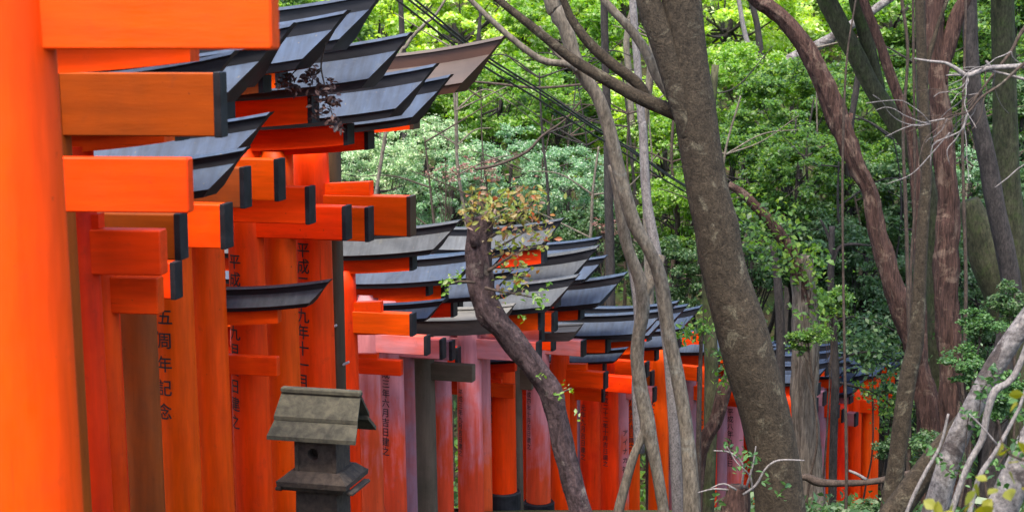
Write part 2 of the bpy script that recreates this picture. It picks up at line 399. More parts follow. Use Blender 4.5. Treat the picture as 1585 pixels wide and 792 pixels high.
    if not noshim:
        t3 = .30 * D
        prof = [(-t3, k_bot - .003), (-t3, s_bot), (t3, s_bot), (t3, k_bot - .003)]
        so = loft(prof, us, [M({'pink': VD, 'mauve': VD}.get(pt, bpt), 'x')] * 2, [0] * 4, 'under_lintel', root, 20)
        if cap:
            for q in (1, -1):
                vs = []
                for u in (us - .02, us + .012):
                    for (y, z) in ((-t3 - .004, k_bot - .006), (-t3 - .004, s_bot - .004), (t3 + .004, s_bot - .004), (t3 + .004, k_bot - .006)):
                        vs.append((q * u, y, ridge + sori(u) + z))
                c = MB(); c.add(vs, [(0, 1, 2, 3), (7, 6, 5, 4)] + [(i, 4 + i, 4 + (i + 1) % 4, (i + 1) % 4) for i in range(4)])
                c.build('end_cap', ['black_paint' if cap != 'brown' else 'roof_copper_side'], so)
    # strut under the middle of the lintel
    c = MB(); c.box(-.06, .06, -.045, .045, nuki_t + .002, ridge + sori(0) + s_bot - .002)
    c.build('centre_strut', [M(pt, 'z')], root)
    GATES.append(root)
    return root
VB, VM, VD = 'vermilion_bright', 'vermilion', 'vermilion_deep'
# ------------------------------------------------------------------ foremost group
gate('huge bright orange torii pillar with an uncapped beam running above all others', 4.5, 80, 165, (417, -96, 77), (830, -560), VB, cap=None)
gate('bright orange torii gate whose uncapped beam meets the huge pillar above dark red beams', 6.4, 88, 83, (290, 245, 330), (480, -100), VB, cap=None, shim=(295, 118))
gate('dull brownish orange torii gate with a thick black-ended beam beside the huge orange pillar', 6.95, 106, 94, (337, 113, 212), (560, -290), 'weathered')
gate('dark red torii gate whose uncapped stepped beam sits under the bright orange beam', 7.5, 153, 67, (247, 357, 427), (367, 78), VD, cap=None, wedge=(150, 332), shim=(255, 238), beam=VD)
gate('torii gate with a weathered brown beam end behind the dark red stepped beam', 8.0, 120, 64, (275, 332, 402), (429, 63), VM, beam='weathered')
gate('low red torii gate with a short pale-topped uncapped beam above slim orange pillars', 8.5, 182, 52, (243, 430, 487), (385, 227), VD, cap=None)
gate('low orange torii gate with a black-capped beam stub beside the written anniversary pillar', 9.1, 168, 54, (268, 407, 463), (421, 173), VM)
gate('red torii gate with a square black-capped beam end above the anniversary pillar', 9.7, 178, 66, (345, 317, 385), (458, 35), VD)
gate('torii gate with a faded brown pillar and a brown black-capped beam', 10.3, 232, 60, (375, 260, 322), (540, 16), 'brown', beam='brown', shim=(405, 140))
gate('orange torii gate whose pillar is inscribed with five large anniversary characters', 10.9, 291, 61, (428, 247, 311), (598, -16), VM,
     text=[('五周年記念', 257, 489, 635), ('年九月吉日建之', 237, 478, 642)])
gate('orange torii gate with a smooth blank pillar and black-blue roof tip under bright leaves', 11.4, 344, 57, (476, 290, 347), (638, 50), VM, shim=(481, 203))
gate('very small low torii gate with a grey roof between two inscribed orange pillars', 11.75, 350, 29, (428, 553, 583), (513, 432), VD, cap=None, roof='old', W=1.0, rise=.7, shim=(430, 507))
gate('orange torii gate inscribed down one edge and crossed by the small grey roof', 12.1, 407, 55, (533, 320, 372), (678, 98), VM, shim=(536, 237),
     text=[('平成二 九月吉日建之', 364, 404, 652)])
gate('orange torii gate with a blank pillar next to the dated pillar by the dark pole', 12.55, 457, 52, (568, 322, 374), (700, 115), VM, shim=(568, 243))
gate('tall torii gate with brown copper roof and brown beam ends beside the dark pole', 13.05, 512, 57, (633, 305, 366), (783, 55), VM, cap='brown', wedge=(570, 282), roof='copper', shim=(638, 213),
     text=[('平成二 九年十一月吉日建之', 470, 386, 690)])
# ------------------------------------------------------------------ middle group
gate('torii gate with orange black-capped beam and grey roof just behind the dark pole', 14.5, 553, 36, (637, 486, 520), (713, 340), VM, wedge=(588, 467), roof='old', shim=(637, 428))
gate('small red torii gate with a short uncapped beam before the pink pillars', 14.95, 554, 24, (620, 558, 582), (689, 462), VD, cap=None, wedge=(583, 548), W=1.2)
gate('faded pink torii gate close to the stone lantern, with a mauve black-capped beam', 15.4, 588, 35, (659, 521, 550), (748, 386), 'pink', shim=(662, 464), roof='sheet')
gate('faded pink torii gate with a long date inscribed down its pillar near the lantern', 15.85, 624, 37, (683, 526, 556), (790, 380), 'pink',
     text=[('平成三年六月吉日建之', 598, 563, 697)])
gate('mauve weathered torii gate squeezed beside the bare grey wooden pillar', 16.25, 641, 32, (698, 529, 558), (795, 416), 'mauve', beam='mauve')
gate('unpainted grey wooden torii gate with a mossy plain pillar and grey board lintel', 16.65, 673, 33, (731, 566, 592), (798, 469), 'greywood', cap=None, roof='grey', noshim=True, cut=.8, rise=.5)
gate('torii gate with half-faded pink orange pillar and a thin red beam with black end', 17.05, 698, 31, (707, 539, 565), (822, 415), 'pink', beam=VD)
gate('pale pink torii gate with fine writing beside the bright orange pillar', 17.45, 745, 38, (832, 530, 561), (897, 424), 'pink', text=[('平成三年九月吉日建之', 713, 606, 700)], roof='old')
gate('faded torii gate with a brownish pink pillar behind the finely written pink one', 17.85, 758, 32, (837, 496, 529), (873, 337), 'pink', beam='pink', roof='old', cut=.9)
gate('tiny red torii gate whose stepped uncapped beam crosses the bright orange pillar', 18.1, 757, 20, (795, 595, 617), (829, 531), VD, cap=None, wedge=(775, 587), W=1.1)
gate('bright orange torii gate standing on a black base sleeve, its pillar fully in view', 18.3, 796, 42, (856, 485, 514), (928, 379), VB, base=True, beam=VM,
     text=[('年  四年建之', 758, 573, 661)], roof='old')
gate('grey wooden torii gate with a short grey beam behind the bright orange pillar', 18.75, 808, 20, (823, 572, 604), (903, 500), 'greywood', cap=None, roof='grey', noshim=True, cut=.8, rise=.5)
gate('torii gate with a dark orange capped beam by the grey post', 19.1, 806, 29, (855, 517, 543), (940, 395), VD)
gate('torii gate whose narrow roof shows behind the maple stump twigs', 19.5, 802, 29, (850, 493, 517), (931, 366), VM)
gate('pink torii gate with tapering rosy pillar and fine writing beside the leaning dark trunk', 19.9, 850, 36, (901, 528, 552), (971, 421), 'pink', base=True, shim=(897, 488), text=[('平成四年十月吉日建之', 819, 600, 690)])
gate('orange torii gate with a stout pillar and stepped black-capped beam behind the leaning trunk', 20.35, 882, 30, (936, 577, 602), (1032, 477), VB, beam=VB, wedge=(906, 564))
gate('little torii gate with pale curved roof next to the stout orange pillar', 20.7, 893, 17, (933, 602, 622), (972, 537), VD, W=1.1)
gate('red torii gate with small lettering just past the leaning dark trunk', 21.1, 928, 30, (985, 585, 610), (1040, 480), VD, text=[('元年九月吉日建之', 903, 630, 706)])
gate('orange torii gate with a full date in clear characters between two red gates', 21.5, 957, 28, (1000, 561, 584), (1051, 465), VM, text=[('平成二十二年十月吉日建之', 938, 609, 716)])
gate('pinkish torii gate with slanting brush writing beside the pale forked stem', 21.95, 973, 24, (1012, 600, 622), (1060, 505), 'pink', text=[('アイナカ神社', 967, 670, 740)])
gate('orange torii gate half hidden by the fork of the pale double stem', 22.35, 990, 26, (1008, 575, 598), (1066, 470), VM, text=[('平成十八年五月吉日建之', 978, 592, 690)], beam='weathered')
gate('red orange torii gate between the two pale stems with a stepped beam', 22.85, 1035, 30, (1046, 557, 580), (1087, 472), VM, wedge=(1020, 544), text=[('平成二十八年', 1009, 606, 680)])
gate('dusky mauve torii gate partly behind the pale slim trunk', 23.35, 1052, 25, (1081, 568, 590), (1076, 482), 'mauve', beam=VM, text=[('平成十年三月吉日', 1036, 640, 720)])
gate('brown red torii gate in the gap between the pale slim trunk and the green stem', 23.8, 1078, 25, (1106, 600, 622), (1150, 510), 'mauve', beam=VD)
gate('orange torii gate behind the slender green stem', 24.25, 1096, 25, (1140, 591, 612), (1170, 505), VM, text=[('平成十六年', 1084, 640, 690)])
gate('dark rosy torii gate glimpsed past the dark curved shoot', 24.7, 1126, 25, (1160, 612, 632), (1200, 528), 'mauve', beam=VM)
gate('coral pink torii gate with a tapering written pillar against the big trunk', 25.2, 1151, 29, (1195, 614, 634), (1215, 535), 'pink', text=[('平成八年九月吉日', 1131, 636, 716)], beam=VM)
gate('torii gate mostly hidden behind the big trunk', 25.9, 1205, 27, (1236, 604, 626), (1292, 541), VD)
gate('torii gate with a bluish roof end just past the striped bark trunk', 26.6, 1250, 25, (1275, 607, 628), (1312, 527), 'mauve', beam='mauve')
gate('red torii gate with mauve lintel and pale roof under the dark foliage', 27.3, 1313, 26, (1324, 640, 660), (1350, 574), VD, shim=(1315, 622), beam='mauve')
gate('last orange torii gate before the path vanishes behind the grey trunk', 28.1, 1361, 24, (1384, 612, 632), (1410, 545), VM)
gate('mauve pillared torii gate close behind the furrowed striped trunk', 26.95, 1279, 20, (1296, 628, 648), (1322, 556), 'mauve', beam=VD)
gate('deep red torii gate whose slim pillar stands beside the thin dark stem', 27.1, 1292, 19, (1304, 634, 654), (1336, 566), VD)
gate('orange red torii gate with a dark gap beside its pillar before the grey trunk', 27.75, 1334, 20, (1362, 622, 642), (1380, 556), VM)
gate('bright torii gate half hidden by branches right before the straight grey trunk', 27.9, 1350, 15, (1372, 606, 626), (1398, 545), VB)
gate('vermilion torii gate showing a sliver of pillar beside the big leaning trunk', 25.6, 1236, 26, (1262, 618, 640), (1290, 556), VM)
gate('ruddy torii gate filling the gap by the dark curved shoot', 24.5, 1110, 22, (1150, 604, 624), (1185, 522), VD)
print('gates', len(GATES))
# ------------------------------------------------------------------ ground and path
nx, ny = 120, 170
xs = np.linspace(-70, 80, nx); ys = np.concatenate([np.linspace(-60, 5, 20), np.linspace(6, 60, 110), np.linspace(62, 160, 40)])
gv = [(x, y, ground(x, y)) for y in ys for x in xs]
gf = [(j * nx + i, j * nx + i + 1, (j + 1) * nx + i + 1, (j + 1) * nx + i) for j in range(len(ys) - 1) for i in range(nx - 1)]
tag(mesh('ground', gv, gf, ['forest_floor'], smooth=True), kind='structure')
pts = sorted([(g.location.x, g.location.y, g.rotation_euler.z) for g in GATES], key=lambda p: p[1])
pv, pf = [], []
yy = np.linspace(pts[0][1] - 1, pts[-1][1] + 1, 90)
px_ = np.interp(yy, [p[1] for p in pts], [p[0] for p in pts])
ker = np.ones(15) / 15; px_ = np.convolve(np.pad(px_, 7, 'edge'), ker, 'valid')
for x, y in zip(px_, yy):
    th = R(float(np.interp(y, TH_Y, TH_A)))
    for k in range(7):
        u = -.62 + 1.24 * k / 6
        X, Yy = x + u * math.cos(th), y - u * math.sin(th); pv.append((X, Yy, ground(X, Yy) + .02))
for j in range(len(yy) - 1):
    for k in range(6): pf.append((j * 7 + k, j * 7 + k + 1, j * 7 + 8 + k, j * 7 + 7 + k))
tag(mesh('path', pv, pf, ['concrete']), kind='structure')
# ------------------------------------------------------------------ trunks
def catmull(P, n):
    out = []
    P = [P[0] * 2 - P[1]] + P + [P[-1] * 2 - P[-2]]
    for i in range(1, len(P) - 2):
        for k in range(n):
            t = k / n
            p0, p1, p2, p3 = P[i - 1], P[i], P[i + 1], P[i + 2]
            out.append(.5 * ((2 * p1) + (p2 - p0) * t + (2 * p0 - 5 * p1 + 4 * p2 - p3) * t * t + (3 * p1 - p0 - 3 * p2 + p3) * t ** 3))
    out.append(P[-2]); return out
def tube(name, P, rad, m, parent=None, seg=12, amp=.06, freq=5, step=None, smooth=True, taper_end=False, join=None, knobs=()):
    """P: list of Vectors, rad: radii; one bent tapering stem"""
    Q = [Vector((*p, r)) for p, r in zip(P, rad)]
    tot = sum((P[i + 1] - P[i]).length for i in range(len(P) - 1))
    n = max(2, min(24, int(tot / len(P) / max(.02, (step or min(max(rad) * .9, .12))))))
    ridge = {'bark_shaggy': .20, 'bark_striped': .13, 'bark_purple': .16}.get(m, 0) if max(rad) > .045 else 0
    if ridge: seg = max(seg, 36); n = min(40, n * 2)
    S = catmull(Q, n); arc = 0.0
    vs, fs = [], []
    prev = None
    for i, q in enumerate(S):
        c = Vector(q[:3]); r = max(.0015, q[3])
        d = (Vector(S[min(i + 1, len(S) - 1)][:3]) - Vector(S[max(i - 1, 0)][:3])).normalized()
        if prev is None:
            a = d.orthogonal().normalized()
        else:
            a = (prev - d * prev.dot(d)).normalized()
        prev = a; b = d.cross(a)
        if i: arc += (c - Vector(S[i - 1][:3])).length
        for k in range(seg):
            an = 2 * math.pi * k / seg
            dirv = a * math.cos(an) + b * math.sin(an)
            p = c + dirv * r
            nn = mnoise.noise((p.x * freq, p.y * freq, p.z * freq * .45)) * amp + mnoise.noise((p.x * freq * 3, p.y * freq * 3, p.z * freq * 1.1)) * amp * .45
            if ridge:
                nn += ridge * (abs(mnoise.noise((math.cos(an + arc * .5) * 3.2, math.sin(an + arc * .5) * 3.2, arc * 1.6 + rad[0] * 99))) * 2 - .5) + ridge * .5 * mnoise.noise((math.cos(an) * 7, math.sin(an) * 7, arc * 6))
            p = c + dirv * r * (1 + nn)
            for (kc, kr, kh) in knobs:
                dd = (p - kc).length
                if dd < kr * 2.5: p = p + dirv * kh * math.exp(-(dd / kr) ** 2)
            vs.append(p)
    m_ = len(S)
    for i in range(m_ - 1):
        for k in range(seg):
            fs.append((i * seg + k, i * seg + (k + 1) % seg, (i + 1) * seg + (k + 1) % seg, (i + 1) * seg + k))
    fs += [tuple(range(seg - 1, -1, -1)), tuple((m_ - 1) * seg + k for k in range(seg))]
    if join is not None:
        join.add(vs, fs); return None
    return mesh(name, vs, fs, [m], parent, smooth=smooth)
def pix_path(pts, Y):
    P, rr = [], []
    for i, q in enumerate(pts):
        y = q[3] if len(q) > 3 else (Y if not isinstance(Y, tuple) else Y[0] + (Y[1] - Y[0]) * i / max(1, len(pts) - 1))
        P.append(at(q[0], q[1], y)); rr.append(max(.002, q[2] / 2 * pxm(y, q[1])))
    return P, rr
def to_ground(P, rr, flare=1.25):
    d = (P[-1] - P[-2]).normalized()
    d = Vector((d.x * .5, d.y * .5, min(d.z, -.8))).normalized()
    p = P[-1]; g = ground(p.x, p.y)
    L = max(.05, (p.z - g + .15) / -d.z)
    q = p + d * L; g = ground(q.x, q.y) - .12
    q.z = min(q.z, g)
    if L > .5: P.append(p.lerp(q, .55)); rr.append(rr[-1] * 1.04)
    P.append(q); rr.append(rr[-1] * flare)
def go_up(P, rr, extra=2.5):
    d = (P[0] - P[1]).normalized(); d = (d + Vector((0, 0, .5))).normalized()
    P.insert(0, P[0] + d * extra * .5); rr.insert(0, rr[0] * .9)
    P.insert(0, P[0] + d * extra * .5 + Vector((.1, .05, 0))); rr.insert(0, rr[0] * .6)
def tree(name, label, cat, Y, m, trunk, limbs=(), up=0, amp=.06, group=None, seg=16, grounded=True, knobs=(), freq=5):
    P, rr = pix_path(trunk, Y)
    if up: go_up(P, rr, up)
    if grounded: to_ground(P, rr)
    base = P[-1]
    root = empty(name, (base.x, base.y, base.z), label, cat, group)
    sh = lambda o: (setattr(o, 'location', -base) or o) if o else o
    kn = [(at(kx, ky, Y if not isinstance(Y, tuple) else Y[0]), kr * pxm(Y if not isinstance(Y, tuple) else Y[0]), kh * pxm(Y if not isinstance(Y, tuple) else Y[0])) for kx, ky, kr, kh in knobs]
    sh(tube('trunk', P, rr, m, root, seg, amp, freq, knobs=kn))
    for L in limbs:
        nm, lp = L[0], L[1]
        lm = L[2] if len(L) > 2 and L[2] else m
        ly = L[3] if len(L) > 3 else Y
        P2, r2 = pix_path(lp, ly)
        if len(L) > 4 and L[4]:                    # runs on out of the frame
            d = (P2[0] - P2[1]).normalized(); P2.insert(0, P2[0] + d * L[4]); r2.insert(0, r2[0] * .6)
        sh(tube(nm, P2, r2, lm, root, max(6, seg - 6), amp * .8, freq))
    return root
T_ = tree
T_('large_tree', 'thickest smooth brown trunk, bent, with a knotted fork near its top', 'tree', 11.5, 'bark_smooth',
   [(1052, -60, 62), (1055, 0, 62), (1065, 100, 63), (1075, 165, 66), (1084, 230, 64), (1096, 300, 66), (1108, 350, 69), (1121, 420, 70), (1145, 500, 78), (1164, 570, 80), (1184, 640, 77), (1198, 710, 76), (1208, 792, 78)],
   [('limb', [(996, -40, 36), (1006, 10, 38), (1024, 60, 40), (1042, 115, 40), (1058, 170, 38), (1072, 215, 34)], None, 11.45, 1.5),
    ('branch', [(771, 0, 11.2), (824, 42, 13.6), (877, 85, 16.0), (908, 106, 17.6), (983, 148, 20.8), (1039, 172, 24.0), (1070, 185, 24.0)], None, 11.6, 1.2),
    ('branch', [(872, 0, 11.2), (885, 30, 12.8), (912, 67, 16.0), (947, 99, 17.6), (985, 128, 17.6), (1003, 154, 16.0)], None, 11.7, .8),
    ('branch', [(925, -15, 12.0), (940, 7, 12.8), (976, 46, 13.6), (1000, 81, 16.0), (1018, 120, 16.0), (1040, 150, 17.6)], 'bark_pale', 11.9, .8)],
   up=3, amp=.035, seg=28, knobs=[(1070, 166, 11, 9), (1056, 158, 8, 8), (1128, 345, 10, 9), (1092, 405, 9, 6), (1150, 490, 10, 6), (1170, 600, 9, 5)])
T_('slim_tree', 'slim pale forked trunk leaning across the gate roofs with a long bare side branch', 'tree', 12.5, 'bark_pale',
   [(852, -10, 26.2), (860, 15, 24.6), (874, 40, 23.1), (890, 92, 21.6), (908, 125, 21.6), (926, 152, 20.8), (944, 205, 21.6), (958, 265, 21.6), (981, 345, 21.6), (1001, 380, 20.0), (1022, 430, 21.6), (1036, 520, 20.8), (1051, 592, 21.6), (1065, 685, 23.1), (1071, 792, 27.7)],
   [('branch', [(716, -12, 7), (728, 0, 8), (764, 35, 9), (806, 71, 10), (841, 94, 11), (882, 100, 12), (895, 108, 14)], None, 12.4, .5),
    ('twig', [(835, 40, 4), (845, 60, 5), (862, 85, 5), (885, 100, 6)], None, 12.5)],
   up=2.5, amp=.08, seg=16, knobs=[(860, 32, 6, 4), (886, 64, 5, 4), (893, 98, 8, 4)])
T_('forked_tree', 'knobbly grey trunk that splits into two legs before the orange gates', 'tree', 13, 'bark_pale',
   [(948, 255, 14.8), (957, 300, 16.4), (964, 350, 18.0), (972, 385, 18.0), (991, 437, 21.3), (995, 482, 21.3), (986, 537, 19.7), (990, 590, 21.3), (1000, 640, 23.0), (1004, 668, 23.0), (1013, 707, 19.7), (1024, 770, 18.0), (1027, 792, 18.0)],
   [('trunk', [(1003, 655, 19.2), (992, 680, 14.4), (981, 705, 14.4), (968, 750, 15.2), (957, 792, 16.0), (952, 830, 16.8)], None, 13.0),
    ('limb', [(1025, 395, 11.2), (1016, 425, 12.8), (1005, 445, 13.6), (994, 465, 14.4)], None, 13.0)],
   amp=.11, seg=16, knobs=[(1002, 663, 8, 6), (984, 546, 7, 5)])
T_('pale_tree', 'thin pale grey stem rising behind the slim forked trunk', 'tree', 14.2, 'twig_pale',
   [(990, 150, 12), (995, 200, 13), (1000, 300, 15), (1010, 360, 16), (1016, 400, 17), (1030, 500, 18), (1040, 600, 19), (1050, 792, 20)],
   [('limb', [(958, 320, 12), (972, 380, 14), (985, 450, 16), (990, 520, 16), (986, 600, 17), (990, 700, 18)], None, 14.3)], up=4, amp=.07, seg=12)
maple = T_('broken_maple', 'snapped mossy purple-brown maple trunk with reddish young leaves on its stub', 'tree', 9.2, 'bark_purple',
   [(738, 336, 25.8), (742, 350, 36.1), (742, 396, 38.7), (744, 437, 39.6), (755, 480, 39.6), (787, 518, 36.1), (822, 563, 36.1), (850, 603, 34.4), (866, 666, 32.7), (884, 740, 32.7), (898, 792, 34.4)],
   [('stub', [(722, 337, 9), (731, 352, 14), (738, 380, 18)], None, 9.15), ('stub', [(757, 330, 10), (755, 352, 16), (748, 385, 20)], None, 9.2),
    ('twig', [(835, 300, 2), (810, 330, 3), (785, 350, 4), (755, 370, 6)], 'twig_brown', 9.15),
    ('twig', [(850, 380, 2), (815, 385, 3), (785, 400, 4), (755, 420, 6)], 'twig_brown', 9.1),
    ('twig', [(825, 460, 2), (800, 455, 3), (770, 450, 4), (750, 445, 6)], 'twig_brown', 9.1),
    ('twig', [(800, 300, 1.5), (785, 325, 2), (765, 345, 3), (745, 365, 5)], 'twig_brown', 9.15), ('twig', [(775, 300, 1.5), (765, 320, 2), (755, 340, 3)], 'twig_brown', 9.15), ('twig', [(720, 310, 1.5), (728, 325, 2), (738, 350, 4)], 'twig_brown', 9.15), ('twig', [(840, 350, 1.5), (815, 358, 2), (790, 372, 3), (750, 395, 5)], 'twig_brown', 9.15),
    ('twig', [(690, 440, 2), (710, 435, 3), (735, 437, 4)], 'twig_brown', 9.1),
    ('twig', [(885, 600, 2), (872, 606, 3), (858, 612, 4)], 'twig_brown', 9.1)],
   amp=.22, seg=26, freq=12, knobs=[(745, 432, 9, 5), (728, 395, 8, 5), (762, 430, 10, 5), (770, 500, 8, 4), (848, 585, 8, 5)])
T_('stem_tree', 'slender straight olive stem just beside the thickest trunk', 'tree', 14.5, 'bark_mossy',
   [(1096, 430, 20), (1098, 500, 21), (1101, 560, 22), (1101, 620, 22), (1098, 720, 21), (1094, 792, 23)], amp=.05, seg=12, up=2.0)
T_('curved_shoot', 'dark curved shoot arching out from behind the thickest trunk', 'tree', 14, 'bark_shaggy',
   [(1150, 540, 14), (1133, 575, 18), (1122, 605, 20), (1108, 650, 20), (1092, 680, 20), (1082, 720, 18), (1078, 792, 20)], amp=.1, seg=10)
T_('striped_tree', 'upright trunk with deeply furrowed pale striped bark', 'tree', 18, 'bark_striped',
   [(1240, 395, 30), (1243, 430, 36), (1246, 500, 41), (1246, 560, 42), (1245, 620, 40), (1250, 700, 42), (1255, 792, 46)],
   [('limb', [(1128, 285, 10), (1150, 300, 13), (1180, 330, 15), (1203, 358, 17), (1226, 392, 20), (1240, 430, 24), (1250, 475, 26)], 'bark_shaggy', 17.95)], amp=.12, seg=24, freq=8)
T_('thin_dark_tree', 'thin dark trunk in shade between the thickest and the striped trunk', 'tree', 20, 'bark_dark',
   [(1196, 380, 9), (1201, 410, 12), (1205, 450, 14), (1208, 510, 14), (1208, 600, 15), (1210, 700, 15)], amp=.08, seg=10)
T_('thin_dark_tree', 'thin dark stem standing before the mauve gate, with a curved side twig', 'tree', 20, 'bark_dark',
   [(1288, 350, 9), (1287, 390, 10), (1286, 440, 11), (1290, 520, 12), (1293, 580, 13), (1291, 650, 13), (1288, 792, 14)],
   [('branch', [(1350, 380, 3), (1320, 378, 5), (1300, 382, 6), (1291, 400, 7), (1287, 420, 8)], None, 20),
    ('branch', [(1270, 340, 3), (1280, 360, 5), (1287, 380, 6)], None, 20)], amp=.1, seg=10)
T_('shaggy_tree', 'leaning trunk with red-brown shaggy peeling bark crossing the green bushes', 'tree', 16.5, 'bark_shaggy',
   [(1165, -10, 23.5), (1190, 12, 23.5), (1214, 32, 23.5), (1244, 70, 26.9), (1267, 112, 28.6), (1289, 163, 31.9), (1310, 216, 28.6), (1330, 265, 26.9), (1346, 299, 25.2), (1358, 361, 26.9), (1379, 428, 30.2), (1397, 485, 33.6), (1410, 520, 31.9), (1424, 574, 30.2), (1436, 629, 35.3), (1444, 700, 38.6)],
   [('stub', [(1318, 175, 6), (1312, 200, 9), (1306, 222, 13)], None, 16.5)], up=2, amp=.14, seg=24, freq=9, knobs=[(1275, 150, 7, 5), (1300, 240, 8, 5), (1395, 480, 8, 5)])
T_('grey_tree', 'straight smooth grey trunk standing before the rugged red-brown one', 'tree', 13.5, 'bark_smooth',
   [(1424, -10, 15.5), (1426, 76, 16.3), (1430, 170, 17.2), (1434, 265, 17.2), (1427, 368, 18.9), (1422, 457, 21.5), (1417, 530, 24.9), (1404, 592, 26.7), (1387, 721, 27.5), (1376, 792, 29.2)],
   [('branch', [(1470, -10, 5), (1452, 40, 6), (1440, 80, 8), (1430, 120, 10)], None, 13.5)], up=2.5, amp=.04, seg=18)
T_('red_bark_tree', 'rugged dark red-brown trunk with flaking bark beside the grey trunk', 'tree', 15.5, 'bark_shaggy',
   [(1447, -10, 28.2), (1446, 60, 26.4), (1450, 114, 27.3), (1458, 190, 29.0), (1463, 265, 31.7), (1468, 315, 33.4), (1464, 397, 35.2), (1467, 492, 35.2), (1470, 555, 35.2), (1474, 630, 38.7), (1480, 700, 44.0)],
   [('limb', [(1500, -15, 16), (1484, 20, 22), (1472, 55, 24), (1460, 95, 24), (1455, 130, 22)], None, 15.5, .8)], up=2, amp=.15, seg=24, freq=10, knobs=[(1462, 230, 7, 6), (1470, 320, 7, 6), (1465, 400, 8, 6), (1468, 500, 7, 6), (1455, 150, 7, 5)])
T_('purple_tree', 'dark purplish sinuous trunk between the flaking red trunk and the mossy one', 'tree', 17.5, 'bark_dark',
   [(1500, -10, 23.4), (1504, 95, 23.4), (1512, 170, 25.0), (1528, 246, 28.1), (1540, 315, 29.6), (1556, 386, 29.6), (1566, 450, 31.2), (1560, 510, 32.8), (1550, 580, 34.3)], up=2, amp=.07, seg=18)
T_('mossy_tree', 'broad moss-green trunk at the edge of the wood behind the purplish trunk', 'tree', 19.5, 'bark_mossy',
   [(1552, -10, 35.7), (1554, 95, 35.7), (1556, 180, 37.4), (1558, 265, 39.1), (1566, 360, 40.8), (1572, 470, 42.5), (1576, 600, 45.9)], up=2.5, amp=.05, seg=18)
T_('mossy_tree', 'leaning moss-covered trunk tilted against the purplish trunk', 'tree', 19, 'bark_mossy',
   [(1500, 310, 30), (1512, 345, 44), (1527, 397, 54), (1545, 445, 52), (1558, 492, 46), (1572, 560, 44)], amp=.06, seg=18)
T_('mossy_tree', 'moss-green slanting trunk crossing behind the leaning shaggy trunk', 'tree', 21, 'bark_mossy',
   [(1276, -10, 30), (1290, 20, 30), (1305, 50, 30), (1328, 92, 28), (1350, 135, 28), (1388, 192, 30), (1418, 240, 32), (1440, 320, 34), (1450, 420, 36), (1455, 600, 40)],
   [('limb', [(1322, -10, 22), (1332, 30, 22), (1346, 80, 22), (1360, 140, 22)], None, 21.1, .8)], up=2, amp=.05, seg=16)
T_('reddish_tree', 'thin reddish stem slanting between the mossy trunk and the grey trunk', 'tree', 18.5, 'bark_shaggy',
   [(1334, -10, 13), (1350, 35, 14), (1365, 76, 15), (1380, 120, 15), (1394, 160, 16), (1407, 190, 16), (1415, 250, 16), (1420, 330, 16), (1424, 450, 18), (1428, 600, 18)], up=2, amp=.1, seg=12)
T_('sawn_sapling', 'slim dark sapling with a pale sawn top among the leaning trunks', 'tree', 32, 'bark_dark',
   [(1333, 70, 9), (1330, 100, 9), (1327, 125, 10), (1322, 160, 10), (1317, 190, 11), (1312, 260, 11), (1315, 350, 12), (1320, 450, 12), (1318, 600, 13)],
   [('cut_top', [(1333, 66, 8), (1333, 71, 8.6)], 'twig_pale', 32)], amp=.1, seg=10)
for lab, Yv, pp in [
    ('thin dark vine stem close beside the flaking red trunk', 15.2, [(1494, 60, 4), (1490, 200, 5), (1492, 320, 5), (1495, 450, 6), (1490, 620, 6)]),
    ('thin wavy vine stem hanging between the reddish stem and the grey trunk', 15, [(1395, -10, 5), (1405, 80, 5), (1398, 200, 5), (1402, 320, 6), (1405, 430, 6), (1408, 560, 6)]),
    ('very thin upright twig before the leaning shaggy trunk', 14, [(1326, -10, 3), (1312, 80, 3), (1306, 180, 4), (1304, 300, 4), (1306, 480, 4), (1310, 700, 5)]),
    ('fine dark vine behind the grey trunk', 16, [(1414, 80, 4), (1416, 300, 4), (1410, 420, 5), (1408, 600, 5)])]:
    T_('vine', lab, 'vine', Yv, 'twig_brown', pp, amp=.12, seg=6, up=1.5)
# mid-distance forest trunks
for i, (lab, Yv, pp, mm) in enumerate([
    ('thin grey trunk far behind the long bare branch of the slim tree', 29, [(935, -10, 12), (937, 100, 12), (940, 180, 13), (942, 300, 14), (945, 420, 14)], 'bark_dark'),
    ('dark trunk in the bushes below the brown copper roof', 41, [(742, 130, 8), (744, 180, 9), (746, 220, 10), (746, 300, 10)], 'bark_dark'),
    ('grey trunk behind the tangle of cables near the thickest trunk', 25, [(1005, 130, 12), (996, 200, 14), (1000, 280, 14), (1004, 400, 15)], 'bark_pale'),
    ('dark slender trunk high on the bright hillside', 46, [(1160, -10, 9), (1172, 40, 10), (1178, 90, 11), (1184, 140, 12), (1186, 260, 12)], 'bark_dark'),
    ('grey stem on the bright hillside beyond the thickest trunk', 44, [(1145, 10, 7), (1155, 60, 8), (1170, 100, 9), (1176, 180, 9)], 'twig_pale'),
    ('dark post-like trunk above the dark roofs in the light clearing', 40, [(620, -10, 8), (622, 40, 9), (624, 90, 10), (626, 180, 10)], 'bark_dark'),
    ('slanting grey stem above the dark blue roofs', 24, [(680, 15, 4), (655, 40, 5), (630, 70, 6), (610, 130, 6)], 'bark_pale'),
    ('bluish grey stem beside the slim trunk, high in the wood', 40, [(985, -10, 9), (970, 60, 10), (974, 120, 10), (978, 200, 11), (985, 330, 12)], 'bark_pale')]):
    T_('forest_tree', lab, 'tree', Yv, mm, pp, amp=.08, seg=9, up=2)
rd = random.Random(12)
